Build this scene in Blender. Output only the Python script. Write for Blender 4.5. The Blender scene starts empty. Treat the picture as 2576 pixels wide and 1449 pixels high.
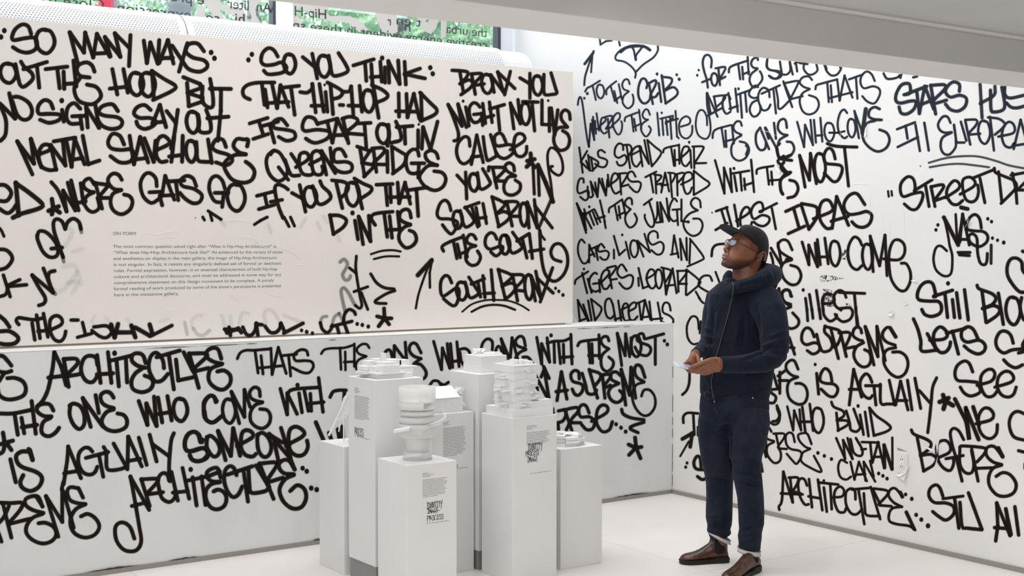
import bpy, bmesh, math, random
import numpy as np
from mathutils import Vector, Matrix
from mathutils.bvhtree import BVHTree

# ------------------------------------------------------------------ camera, light, exposure
F = 3308.0; TH = math.radians(35.1); PT = math.atan2(104.5, F); EYE = 1.67
scene = bpy.context.scene
col = scene.collection
cam_d = bpy.data.cameras.new('camera'); cam = bpy.data.objects.new('camera', cam_d); col.objects.link(cam)
cam.location = (0, 0, EYE); cam.rotation_euler = (math.pi/2 - PT, 0, -TH)
cam_d.sensor_width = 36; cam_d.lens = F/2576*36; cam_d.clip_start = .05; cam_d.clip_end = 200
cam_d.dof.use_dof = True; cam_d.dof.focus_distance = 6.7; cam_d.dof.aperture_fstop = 4.0
scene.camera = cam
scene.view_settings.view_transform = 'Standard'; scene.view_settings.look = 'None'
scene.view_settings.exposure = EXPO = 0.16; scene.view_settings.gamma = 1; scene.view_settings.use_curve_mapping = False
try:
    scene.cycles.transparent_max_bounces = 32
except Exception: pass
w = bpy.data.worlds.new('sky'); scene.world = w; w.use_nodes = True
bg = w.node_tree.nodes['Background']; bg.inputs[0].default_value = (.80, .91, 1.0, 1); bg.inputs[1].default_value = 2.2

def area(name, loc, rot, sx, sy, power, colr=(1, 1, 1), spread=180):
    d = bpy.data.lights.new(name, 'AREA'); d.shape = 'RECTANGLE'; d.size = sx; d.size_y = sy
    d.energy = power; d.color = colr; d.spread = math.radians(spread)
    o = bpy.data.objects.new(name, d); col.objects.link(o); o.location = loc; o.rotation_euler = [math.radians(a) for a in rot]
    return o
def spot(name, loc, target, power, size, blend, colr, rad=.05):
    d = bpy.data.lights.new(name, 'SPOT'); d.energy = power; d.spot_size = math.radians(size); d.spot_blend = blend
    d.color = colr; d.shadow_soft_size = rad
    o = bpy.data.objects.new(name, d); col.objects.link(o); o.location = loc
    o.rotation_euler = (Vector(target)-Vector(loc)).to_track_quat('-Z', 'Y').to_euler(); return o
area('skylight_lamp', (3.2, 6.3, 5.3), (0, 0, 0), 5.2, 3.0, 150, (1, .985, .96))
area('camera_side_fill', (-.2, 1.9, 2.53), (42, 0, -48), 4.6, 1.8, 92, (1, .975, .945), 125)  # unseen fill added on the camera side
area('right_wall_fill', (3.2, 2.2, 2.54), (32, 0, -60), 2.4, 1.4, 25, (1, .98, .955), 115)  # another added fill, brightens the right wall and floor; no fixture there
area('window_daylight', (3.4, 8.62, 4.1), (-75, 0, 0), 3.6, 1.4, 17, (.80, .90, 1.0))
spot('track_light_right', (4.1, 4.6, 4.2), (5.99, 4.7, 1.7), 52, 74, 1.0, (1, .94, .88))
spot('corner_fill_spot', (4.2, 4.5, 4.2), (5.4, 6.6, .8), 52, 60, 1.0, (1, .97, .94))  # spot added only to brighten the low corner by the parapet
spot('track_light_panel', (3.0, 4.6, 4.2), (2.9, 6.8, 1.5), 14, 55, 1.0, (1, .88, .76))

# ------------------------------------------------------------------ small helpers
FW = np.array([math.sin(TH)*math.cos(PT), math.cos(TH)*math.cos(PT), -math.sin(PT)])
RT = np.array([math.cos(TH), -math.sin(TH), 0.0]); UP = np.cross(RT, FW); CC = np.array([0, 0, EYE])
def ray(x, y): return FW + RT*(x-1288)/F - UP*(y-724.5)/F
def at_d(x, y, d): return CC + ray(x, y)*d                    # a point d metres in front of the lens
def at_z(x, y, z=0.0):
    r = ray(x, y); return CC + r*(z-CC[2])/r[2]
def on_plane(x, y, axis, val):
    r = ray(x, y); return CC + r*(val-CC[axis])/r[axis]

def tag(o, label=None, cat=None, group=None, kind=None):
    if label: o['label'] = label
    if cat: o['category'] = cat
    if group: o['group'] = group
    if kind: o['kind'] = kind
    return o
def empty(name, loc, label=None, cat=None, group=None, rz=0):
    o = bpy.data.objects.new(name, None); col.objects.link(o); o.location = loc; o.rotation_euler = (0, 0, rz)
    o.empty_display_size = .1
    return tag(o, label, cat, group)
def link(name, me, mat=None, parent=None, loc=None):
    o = bpy.data.objects.new(name, me); col.objects.link(o)
    if mat: me.materials.append(mat)
    if loc is not None: o.location = loc
    if parent: set_parent(o, parent)
    return o
def world_m(o):
    m = o.matrix_basis.copy()
    return world_m(o.parent) @ o.matrix_parent_inverse @ m if o.parent else m
def set_parent(o, p):
    o.parent = p; o.matrix_parent_inverse = world_m(p).inverted()
def from_bm(name, bm, mat=None, parent=None, smooth=False):
    me = bpy.data.meshes.new(name); bm.normal_update(); bm.to_mesh(me); bm.free()
    if smooth:
        for p in me.polygons: p.use_smooth = True
    return link(name, me, mat, parent)
def box(bm, x0, x1, y0, y1, z0, z1, bevel=0):
    vs = [bm.verts.new(p) for p in ((x0,y0,z0),(x1,y0,z0),(x1,y1,z0),(x0,y1,z0),(x0,y0,z1),(x1,y0,z1),(x1,y1,z1),(x0,y1,z1))]
    fs = [bm.faces.new([vs[i] for i in f]) for f in ((3,2,1,0),(4,5,6,7),(0,1,5,4),(1,2,6,5),(2,3,7,6),(3,0,4,7))]
    if bevel:
        es = list({e for f in fs for e in f.edges})
        bmesh.ops.bevel(bm, geom=es, offset=bevel, segments=2, affect='EDGES', profile=.5)
    return vs
def obj_box(name, x0, x1, y0, y1, z0, z1, mat, parent=None, bevel=0):
    bm = bmesh.new(); box(bm, x0, x1, y0, y1, z0, z1, bevel); return from_bm(name, bm, mat, parent)
def hexa(bm, pts):
    vs = [bm.verts.new(tuple(p)) for p in pts]
    for f in ((3,2,1,0),(4,5,6,7),(0,1,5,4),(1,2,6,5),(2,3,7,6),(3,0,4,7)): bm.faces.new([vs[i] for i in f])
def prism(bm, pts, off):
    """extrude polygon pts (3-D) by vector off"""
    a = [bm.verts.new(tuple(p)) for p in pts]; b = [bm.verts.new(tuple(np.array(p)+np.array(off))) for p in pts]
    n = len(pts)
    bm.faces.new(a); bm.faces.new(b[::-1])
    for i in range(n): bm.faces.new((a[i], b[i], b[(i+1) % n], a[(i+1) % n]))
def cyl(bm, c, r, z0, z1, n=32, r2=None):
    r2 = r if r2 is None else r2
    a = [bm.verts.new((c[0]+r*math.cos(t), c[1]+r*math.sin(t), z0)) for t in np.linspace(0, 2*math.pi, n, endpoint=False)]
    b = [bm.verts.new((c[0]+r2*math.cos(t), c[1]+r2*math.sin(t), z1)) for t in np.linspace(0, 2*math.pi, n, endpoint=False)]
    bm.faces.new(a[::-1]); bm.faces.new(b)
    for i in range(n): bm.faces.new((a[i], a[(i+1) % n], b[(i+1) % n], b[i]))
def sph(bm, c, r, axes=None, seg=16):
    """ellipsoid, r = 3 radii along axes (3 vectors)"""
    m = bmesh.ops.create_uvsphere(bm, u_segments=seg, v_segments=seg//2+2, radius=1.0)
    A = np.eye(3) if axes is None else np.array(axes)
    for v in m['verts']:
        p = np.array(v.co); v.co = Vector(tuple(np.array(c) + sum(A[i]*r[i]*p[i] for i in range(3))))

# ------------------------------------------------------------------ materials
def new_mat(name, base=(.8, .8, .8), rough=.6, spec=.4):
    m = bpy.data.materials.new(name); m.use_nodes = True
    b = m.node_tree.nodes['Principled BSDF']
    b.inputs['Base Color'].default_value = (*base, 1); b.inputs['Roughness'].default_value = rough
    b.inputs['Specular IOR Level'].default_value = spec
    return m, m.node_tree.nodes, m.node_tree.links, b
def noise(n, l, scale, detail=4, coord='Object', rough=.55, stretch=None):
    t = n.new('ShaderNodeTexCoord'); x = n.new('ShaderNodeTexNoise')
    x.inputs['Scale'].default_value = scale; x.inputs['Detail'].default_value = detail; x.inputs['Roughness'].default_value = rough
    if stretch:
        mp = n.new('ShaderNodeMapping'); mp.inputs['Scale'].default_value = stretch
        l.new(t.outputs[coord], mp.inputs[0]); l.new(mp.outputs[0], x.inputs[0])
    else: l.new(t.outputs[coord], x.inputs[0])
    return x
def ramp(n, l, src, stops):
    r = n.new('ShaderNodeValToRGB'); e = r.color_ramp.elements
    while len(e) < len(stops): e.new(.5)
    for i, (p, c) in enumerate(stops): e[i].position = p; e[i].color = (*c, 1)
    l.new(src, r.inputs[0]); return r
def bump(n, l, b, src, strength, dist=.01, prev=None):
    u = n.new('ShaderNodeBump'); u.inputs['Strength'].default_value = strength; u.inputs['Distance'].default_value = dist
    l.new(src, u.inputs['Height'])
    if prev: l.new(prev.outputs[0], u.inputs['Normal'])
    l.new(u.outputs[0], b.inputs['Normal']); return u
def mottled(name, c1, c2, scale=1.2, rough=.6, spec=.3, bs=.15, bscale=60, stretch=None, pos=(.42, .62)):
    m, n, l, b = new_mat(name, c1, rough, spec)
    x = noise(n, l, scale, 5, stretch=stretch); r = ramp(n, l, x.outputs[0], [(pos[0], c1), (pos[1], c2)])
    l.new(r.outputs[0], b.inputs['Base Color'])
    y = noise(n, l, bscale, 3); bump(n, l, b, y.outputs[0], bs, .003)
    return m
M = {}
M['panel'] = mottled('panel_paint', (.80, .765, .725), (.77, .74, .705), 1.6, .55, .3, .10, 90)
M['low'] = mottled('low_wall_paint', (.735, .74, .74), (.655, .67, .685), 1.5, .6, .3, .12, 70, (1, 1, .55), (.5, .68))
M['floor'] = mottled('floor_tile', (.81, .785, .765), (.775, .75, .73), 1.3, .42, .35, .05, 40)
M['joint'] = new_mat('floor_joint', (.50, .46, .43), .9)[0]
M['gap'] = new_mat('base_gap_board', (.30, .285, .265), .8)[0]
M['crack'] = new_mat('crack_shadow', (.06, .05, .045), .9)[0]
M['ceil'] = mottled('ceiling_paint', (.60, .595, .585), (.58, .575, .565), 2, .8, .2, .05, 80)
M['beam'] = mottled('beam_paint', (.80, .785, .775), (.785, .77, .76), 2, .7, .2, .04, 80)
M['ped'] = mottled('pedestal_paint', (.79, .79, .785), (.77, .77, .765), 3, .5, .3, .06, 200)
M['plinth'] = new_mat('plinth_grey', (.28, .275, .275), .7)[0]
M['model'] = new_mat('white_print', (.83, .83, .825), .6, .25)[0]
M['ledge'] = new_mat('ledge_white', (.86, .86, .86), .5)[0]
M['brown'] = new_mat('shade_strip_and_stud', (.26, .215, .17), .8)[0]  # colour of the painted under-panel shadow and of the stud
M['perf'] = new_mat('perforated_metal', (.60, .615, .64), .5)[0]
M['hole'] = new_mat('hole_dark', (.16, .19, .24), .9)[0]
M['frame_d'] = new_mat('window_frame_dark', (.03, .035, .045), .4)[0]
M['frame_w'] = new_mat('window_frame_white', (.72, .76, .82), .5)[0]
M['frost'] = new_mat('vinyl_grey', (.46, .445, .43), .7)[0]
M['ink'] = new_mat('vinyl_black', (.02, .022, .03), .5)[0]
M['textgrey'] = new_mat('print_grey', (.16, .15, .145), .8)[0]
M['finetext'] = new_mat('fine_print', (.30, .29, .30), .8)[0]
M['scrap'] = new_mat('torn_paper', (.88, .87, .86), .6)[0]
# right wall: pasted paper with creases
m, n, l, b = new_mat('pasted_wall', (.82, .80, .785), .5, .3)
x = noise(n, l, 1.1, 5); r = ramp(n, l, x.outputs[0], [(.40, (.83, .815, .80)), (.62, (.785, .78, .78))]); l.new(r.outputs[0], b.inputs['Base Color'])
y = noise(n, l, 2.2, 9, rough=.62, stretch=(1, 1, .35)); mm = n.new('ShaderNodeMath'); mm.operation = 'PINGPONG'; mm.inputs[1].default_value = .04; l.new(y.outputs[0], mm.inputs[0])
z = noise(n, l, 70, 3)
b1 = bump(n, l, b, mm.outputs[0], .25, .02); bump(n, l, b, z.outputs[0], .12, .003, b1)
M['right'] = m
# spray paint: alpha carried per vertex (soft edge of the spray cone), grainy
def spray(name, colr, rough=.45, gloss=.35):
    m, n, l, b = new_mat(name, colr, rough, gloss)
    a = n.new('ShaderNodeAttribute'); a.attribute_name = 'a'
    x = noise(n, l, 700, 2); s = n.new('ShaderNodeMath'); s.operation = 'MULTIPLY_ADD'; s.inputs[1].default_value = .5; s.inputs[2].default_value = -.25
    l.new(x.outputs[0], s.inputs[0])
    # grain only in the half-covered edge: a + (noise-.5)*a*(1-a)*2
    om = n.new('ShaderNodeMath'); om.operation = 'SUBTRACT'; om.inputs[0].default_value = 1; l.new(a.outputs['Fac'], om.inputs[1])
    p = n.new('ShaderNodeMath'); p.operation = 'MULTIPLY'; l.new(a.outputs['Fac'], p.inputs[0]); l.new(om.outputs[0], p.inputs[1])
    q = n.new('ShaderNodeMath'); q.operation = 'MULTIPLY_ADD'; q.use_clamp = True
    p2 = n.new('ShaderNodeMath'); p2.operation = 'MULTIPLY'; p2.inputs[1].default_value = 4; l.new(p.outputs[0], p2.inputs[0])
    l.new(s.outputs[0], q.inputs[0]); l.new(p2.outputs[0], q.inputs[1]); l.new(a.outputs['Fac'], q.inputs[2])
    l.new(q.outputs[0], b.inputs['Alpha'])
    return m
M['spray'] = spray('spray_black', (.0135, .0095, .0085), .6, .06)
M['spray_hazed'] = spray('spray_black_hazed', (.022, .028, .042), .6, .06)  # black paint with the bluish window daylight veil mixed into its colour
# ------------------------------------------------------------------ room shell (x runs along the lettered parapet, y away from the camera)
YW, XR, ZT = 6.625, 5.985, 1.155           # parapet face, right wall face, parapet height
YP, XP, ZP0, ZP1 = 6.80, 5.265, 1.168, 2.805   # hanging panel face, right end, bottom, top
floor = obj_box('floor', -3.2, XR, -3.2, YW+.4, -.12, -.004, M['joint']); tag(floor, kind='structure')
XE = [-3.2, -1.41, -.19, 1.03, 2.25, 3.47, 4.69, XR-.001]; YE = [-3.2, .03, 2.47, 4.914, YW]
for i in range(7):                                       # large floor slabs with fine joints
    for j in range(4): obj_box('floor_tile', XE[i]+.0012, XE[i+1]-.0012, YE[j]+.0012, YE[j+1]-.0012, -.0039, 0, M['floor'], floor)

# parapet (low lettered wall)
low = obj_box('wall_left', -3.2, XR+.0, YW, YW+.34, .012, ZT, M['low'], bevel=.004); tag(low, kind='structure')
random.seed(4)
trim = obj_box('trim_1', -3.2, XR-.01, YW+.004, YW+.02, 0, .045, M['gap']); tag(trim, kind='structure')
# ragged lower edge of the skim coat and cracked top lip
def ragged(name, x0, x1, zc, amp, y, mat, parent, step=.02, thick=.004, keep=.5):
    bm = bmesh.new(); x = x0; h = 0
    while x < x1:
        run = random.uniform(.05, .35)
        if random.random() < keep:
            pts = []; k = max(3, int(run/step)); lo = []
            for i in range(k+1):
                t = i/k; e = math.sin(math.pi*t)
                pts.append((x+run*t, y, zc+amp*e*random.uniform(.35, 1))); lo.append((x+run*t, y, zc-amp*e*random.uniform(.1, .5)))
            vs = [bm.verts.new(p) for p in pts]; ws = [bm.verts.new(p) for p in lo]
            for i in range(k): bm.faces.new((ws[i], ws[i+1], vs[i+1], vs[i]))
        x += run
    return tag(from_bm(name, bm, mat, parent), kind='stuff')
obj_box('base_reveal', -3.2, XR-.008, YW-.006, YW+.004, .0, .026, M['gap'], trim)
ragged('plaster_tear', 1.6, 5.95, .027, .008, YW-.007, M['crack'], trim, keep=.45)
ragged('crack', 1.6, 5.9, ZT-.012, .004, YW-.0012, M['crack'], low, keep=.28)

# right wall, runs behind the parapet as far as the window
bm = bmesh.new(); box(bm, XR, XR+.2, -3.2, 8.75, .0, 5.6); right = from_bm('wall_right', bm, M['right']); tag(right, kind='structure')
obj_box('base_reveal', XR-.012, XR, -3.2, YW-.01, 0, .026, M['gap'], right)
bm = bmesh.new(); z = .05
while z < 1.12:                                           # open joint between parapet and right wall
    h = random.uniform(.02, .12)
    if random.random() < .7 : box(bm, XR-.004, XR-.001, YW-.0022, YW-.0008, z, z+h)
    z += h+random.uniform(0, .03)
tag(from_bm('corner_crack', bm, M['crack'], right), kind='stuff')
obj_box('ledge_cap', 1.0, XR-.35, YW-.001, YW+.34, ZT, ZT+.006, M['ledge'], low, .002)
# wall behind parapet up to the window, window wall, far and near walls, ceilings
wn = obj_box('wall_window_sill', -3.2, XR, 8.42, 8.62, -.1, 3.10, M['frame_w']); wn.name = 'wall_back'; tag(wn, kind='structure')
tag(obj_box('wall_front', -3.4, XR, -3.4, -3.2, 0, 5.6, M['ceil']), kind='structure')
tag(obj_box('wall_far_left', -3.4, -3.2, -3.2, 8.6, 0, 5.6, M['ceil']), kind='structure')
tag(obj_box('floor', -3.2, XR, YW+.4, 8.6, -.12, -.02, M['floor']), kind='structure')
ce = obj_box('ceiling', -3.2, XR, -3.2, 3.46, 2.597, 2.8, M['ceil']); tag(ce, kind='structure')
obj_box('ceiling_lip', -3.2, XR, 3.458, 3.514, 2.588, 2.8, M['beam'], ce)  # lighter beam paint stands in for the stronger light on the lip
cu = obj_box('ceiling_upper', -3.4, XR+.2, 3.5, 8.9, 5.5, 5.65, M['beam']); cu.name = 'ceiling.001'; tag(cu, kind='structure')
be = obj_box('beam', -3.2, XR, 3.516, 3.852, 2.4445, 5.55, M['beam'], bevel=.003); be.name = 'trim_2'; tag(be, kind='structure')
tag(obj_box('lintel', -3.2, XR, 8.42, 8.62, 4.9, 5.6, M['beam']), kind='structure'); bpy.data.objects['lintel'].name = 'trim_3'

# hanging panel
pan = empty('wall_panel', (3.0, YP, ZP0), 'large off white panel with black spray lettering standing on the parapet', 'panel')
obj_box('board', -1.2, XP, YP, YP+.04, ZP0+.004, ZP1, M['panel'], pan, .002)
obj_box('shade_strip', -1.2, XP-.06, YP+.004, YP+.06, ZP0-.010, ZP0+.004, M['brown'], pan)  # brown strip: shadow of the gap under the panel, put in as colour
obj_box('stud', XP-.5, XP-.42, YP+.04, YP+.12, ZT+.01, ZP1-.05, M['brown'], pan)

# perforated cover above the panel
cov = empty('perforated_cover', (3, 7.7, 2.9), 'long white perforated metal cover with rounded top below the window', 'cover')
R_ = .22; yf = 7.50; zc = 3.07-R_; xe = on_plane(1337, 170, 1, 7.55)[0]; yb_ = 8.41
def cprof(d, zb): return [(yf+d, zb)] + [(yf+d+R_-R_*math.cos(a), zc-d+R_*math.sin(a)) for a in np.linspace(0, math.pi/2, 12)] + [(yb_, 3.07-d), (yb_, zb)]
bm = bmesh.new(); prism(bm, [(-1.2, y, z) for y, z in cprof(0, 2.72)], (xe-.22+1.2, 0, 0)); from_bm('cover_sheet', bm, M['perf'], cov)
bm = bmesh.new(); prism(bm, [(xe-.22, y, z) for y, z in cprof(.012, 2.72)], (.22, 0, 0)); from_bm('end_piece', bm, M['perf'], cov)
bm = bmesh.new()                                          # the punched holes, one joined part
arc = [(yf-.0006, z, 0) for z in np.arange(2.72, zc, .0155)]
arc += [(yf+R_-(R_+.0006)*math.cos(a), zc+(R_+.0006)*math.sin(a), a) for a in np.arange(.0, .85, .0155/R_)]
for j, (y, z, a) in enumerate(arc):
    for x in np.arange(1.2+(.0095 if j % 2 else 0), xe-.26, .019):
        if 2.885 < x < 2.985: continue
        rr = .0038; du, dw = (rr, 0), (math.sin(a)*rr, math.cos(a)*rr)
        vs = [bm.verts.new((x+math.cos(t)*rr, y+math.sin(t)*dw[0], z+math.sin(t)*dw[1])) for t in (.39, 1.18, 1.96, 2.75, 3.53, 4.32, 5.1, 5.89)]
        bm.faces.new(vs)
tag(from_bm('perforations', bm, M['hole'], cov), kind='stuff')
bm = bmesh.new()
prism(bm, [(2.93, yf+R_-(R_+.004)*math.cos(a), zc+(R_+.004)*math.sin(a)) for a in np.linspace(0, 1.5, 10)] + [(2.93, yf+R_-(R_-.01)*math.cos(a), zc+(R_-.01)*math.sin(a)) for a in np.linspace(1.5, 0, 10)], (.006, 0, 0))
from_bm('seam', bm, M['gap'], cov)

# window with lettering seen from behind
YG = 8.45
win = empty('window_1', (4, YG, 3.1)); tag(win, kind='structure')
gm, n, l, b = new_mat('glass', (1, 1, 1), .0, .5); b.inputs['Transmission Weight'].default_value = 1; b.inputs['IOR'].default_value = 1.02; b.inputs['Alpha'].default_value = .25
M['glass'] = gm
obj_box('pane', -1.0, 5.8, YG+.03, YG+.036, 3.1, 4.9, M['glass'], win)
def pxw(x, y, Y=YG): return on_plane(x, y, 1, Y)
def bar(name, xa, xb, mat, y0=YG, y1=YG+.05):
    x0, x1 = pxw(xa, 80)[0], pxw(xb, 80)[0]; return obj_box(name, x0, x1, y0, y1, 3.1, 4.9, mat, win)
bar('mullion', 684, 691, M['frame_d'], YG-.02); bar('mullion', 691, 736, M['frame_w'], YG-.01)
bar('mullion', 1249, 1256, M['frame_d'], YG-.02); bar('mullion', 1256, 1292, M['frame_w'], YG+.01)
def vinyl(polys, name='vinyl_shape'):
    for pl in polys:
        bm = bmesh.new(); prism(bm, [pxw(x, y, YG+.022) for x, y in pl], (0, .002, 0)); from_bm(name, bm, M['frost'], win)
c5 = lambda pts: [(400+x/5.152, y/5.152) for x, y in pts]
c3 = lambda pts: [(600+x/3.22, y/3.22) for x, y in pts]
vinyl([c5([(540, -60), (700, -60), (840, 60), (900, 75), (1010, 90), (1090, 120), (1140, 200), (1150, 300), (990, 310), (1000, 210), (880, 170), (760, 90), (880, 290), (760, 280), (620, 90), (560, 40)]),
       c5([(545, 55), (600, 130), (590, 270), (440, 250)]),
       c5([(1160, -60), (1400, -60), (1290, 40), (1250, 120), (1260, 200), (1300, 270), (1380, 370), (1180, 330), (1200, 220), (1170, 120)]),
       c3([(440, -40), (780, -40), (800, 20), (700, 90), (740, 130), (900, 130), (1000, 180), (1050, 240), (980, 260), (880, 180), (720, 170), (600, 110), (470, 60), (440, 90), (500, 150), (560, 280), (520, 285), (430, 160), (370, 100), (370, -40)]),
       c3([(1100, 20), (1280, 60), (1290, 260), (1240, 280), (1160, 250), (1110, 120)]),
       c3([(1440, 90), (1490, 110), (1530, 200), (1560, 110), (1640, 110), (1600, 230), (1560, 275), (1500, 250), (1450, 160)]),
       c3([(1640, 100), (1690, 110), (1680, 300), (1640, 310)]),
       [(-20, -30), (50, -30), (64, 0), (50, 14), (-20, 8)], [(97, -10), (120, -10), (121, 12), (97, 10)]])
def vtext(s, x_right, y_base, size_px, parent, name='lettering'):
    cu = bpy.data.curves.new('t', 'FONT'); cu.body = s; cu.size = 1; cu.extrude = 0
    o = bpy.data.objects.new('t', cu); col.objects.link(o)
    bpy.context.view_layer.update()
    me = bpy.data.meshes.new_from_object(o.evaluated_get(bpy.context.evaluated_depsgraph_get())); bpy.data.objects.remove(o)
    return me
def lay_text(s, px, py, sz, mat, parent, axis, val, mirror=False, width_px=None, name='lettering', end_px=None):
    """real text mesh laid on the wall plane; px,py = photo position of baseline start, sz = cap height in metres"""
    me = vtext(s, 0, 0, 0, None); co = np.zeros(len(me.vertices)*3); me.vertices.foreach_get('co', co); co = co.reshape(-1, 3)
    P0 = on_plane(px, py, axis, val); k = sz/.7
    sx = k
    if end_px: 
        P1 = on_plane(end_px[0], end_px[1], axis, val); sx = abs(P1[0]-P0[0])/max(co[:, 0].max(), 1e-6)
    out = np.zeros_like(co); out[:, 0] = P0[0] + (-1 if mirror else 1)*co[:, 0]*sx; out[:, 1] = val; out[:, 2] = P0[2] + co[:, 1]*k
    me.vertices.foreach_set('co', out.ravel()); me.update()
    return link(name, me, mat, parent)
YT = YG+.018
for s, p, e, sz in (("the urba", (1226, 92), (1122, 78), .068), ("n", (1035, 78), (1018, 75), .068), ("r", (985, 62), (975, 61), .068), ("t en", (1060, 66), (998, 58), .068),
                    ("Hip-H", (823, 46), (742, 38), .068), ("creative energy evident in these sp", (1226, 122), (737, 78), .068),
                    ("An", (683, 30), (646, 26), .068), ("liter", (628, 24), (572, 18), .068), ("hi", (618, 58), (592, 54), .068), ("se", (554, 56), (518, 52), .068),
                    ("expression", (482, 48), (296, 26), .068), ("e proc", (515, 10), (410, -2), .068), ("Close to m", (264, 24), (58, 4), .068)):
    lay_text(s, p[0], p[1]+2, sz, M['ink'], win, 1, YT, True, end_px=e)

# outdoors
out_g, n, l, b = new_mat('leaf', (.3, .55, .36), .7); x = noise(n, l, 9, 3); r = ramp(n, l, x.outputs[0], [(.35, (.14, .34, .22)), (.62, (.46, .62, .34))]); l.new(r.outputs[0], b.inputs['Base Color'])
M['leaf'] = out_g; M['bark'] = new_mat('bark', (.16, .15, .17), .9)[0]; M['red'] = new_mat('banner_red', (.62, .04, .07), .6)[0]; M['metal'] = new_mat('post_grey', (.25, .27, .27), .5)[0]; M['paving'] = new_mat('paving', (.5, .5, .5), .9)[0]
obj_box('street_ground', -10, 30, 9.2, 40, -.3, -.1, M['paving']); tag(bpy.data.objects['street_ground'], kind='structure')
def tree(x, y, h, rad, label, seed, trunk=.16, n_l=1500, low=.3):
    random.seed(seed)
    t = empty('street_tree', (x, y, -.1), label, 'tree', 'trees beyond the window')
    bm = bmesh.new(); cyl(bm, (x, y), trunk, -.1, h*.75, 12, trunk*.6)
    for k in range(4):
        a = random.uniform(0, 6.28); p = np.array([x, y, h*.45]); q = p+np.array([math.cos(a)*rad*.6, math.sin(a)*rad*.6, h*.25])
        s = np.array([-math.sin(a), math.cos(a), 0])*trunk*.3; u = np.array([0, 0, trunk*.3])
        hexa(bm, [p-s-u, q-s*.4-u*.4, q+s*.4-u*.4, p+s-u, p-s+u, q-s*.4+u*.4, q+s*.4+u*.4, p+s+u])
    from_bm('trunk', bm, M['bark'], t)
    bm = bmesh.new()
    for k in range(n_l):
        a = random.uniform(0, 6.28); e = random.uniform(-1, 1); rr = rad*random.uniform(.35, 1)
        c = np.array([x+rr*math.cos(a)*math.sqrt(1-e*e), y+rr*math.sin(a)*math.sqrt(1-e*e), h*.72+rr*e*.9])
        s = random.uniform(.035, .085); ax = Vector((random.gauss(0, 1), random.gauss(0, 1), random.gauss(0, 1))).normalized(); bx = ax.orthogonal().normalized(); cx = ax.cross(bx)
        p = Vector(c); vs = [bm.verts.new(p+bx*s), bm.verts.new(p+cx*s*.6), bm.verts.new(p-bx*s), bm.verts.new(p-cx*s*.6)]; bm.faces.new(vs)
    tag(from_bm('foliage', bm, M['leaf'], t), kind='stuff')
def out_at(px, d): p = at_d(px, 60, d); return p[0], p[1]
for i, (px, d, h, rad, tr, lb) in enumerate(((1000, 13, 5.6, 1.05, .15, 'leafy tree with forked grey trunk outside the right part of the window'), (300, 19, 7, 1.5, .14, 'green tree outside left of the grey lamp post'),
        (640, 16, 6.3, 1.3, .14, 'bright green tree outside behind the middle of the window'), (820, 21, 7.8, 1.6, .13, 'farther green tree outside between the window frames'), (1190, 17.5, 6.6, 1.25, .13, 'green tree outside beside the right window frame'), (60, 14.5, 6.0, 1.2, .14, 'green tree outside at the far left of the window'))):
    x, y = out_at(px, d); tree(x, y, h, rad, lb, 20+i, tr)
x, y = out_at(455, 12.5)
lp = empty('lamp_post', (x, y, -.1), 'grey metal post with a collar outside the window left of the bright tree', 'post')
bm = bmesh.new(); cyl(bm, (x, y), .07, -.1, 3.82, 16); from_bm('pole', bm, M['metal'], lp)
bm = bmesh.new(); cyl(bm, (x, y), .07, 3.82, 3.95, 24, .13); cyl(bm, (x, y), .13, 3.95, 4.3, 24, .14); from_bm('collar', bm, M['metal'], lp)
x, y = out_at(272, 12); ba = empty('red_banner', (x, y, 2.5), 'red banner outside hanging near the left of the window', 'banner')
p0, p1 = at_d(247, -60, 12), at_d(295, 30, 12)
bm = bmesh.new(); box(bm, p0[0], p0[0]+(p1[0]-p0[0]), p0[1], p0[1]+.02, p1[2], p0[2]); from_bm('cloth', bm, M['red'], ba)
bm = bmesh.new(); box(bm, p1[0]+.005, p1[0]+.06, p0[1], p0[1]+.05, -.1, p0[2]); from_bm('pole', bm, M['metal'], ba)
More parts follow.
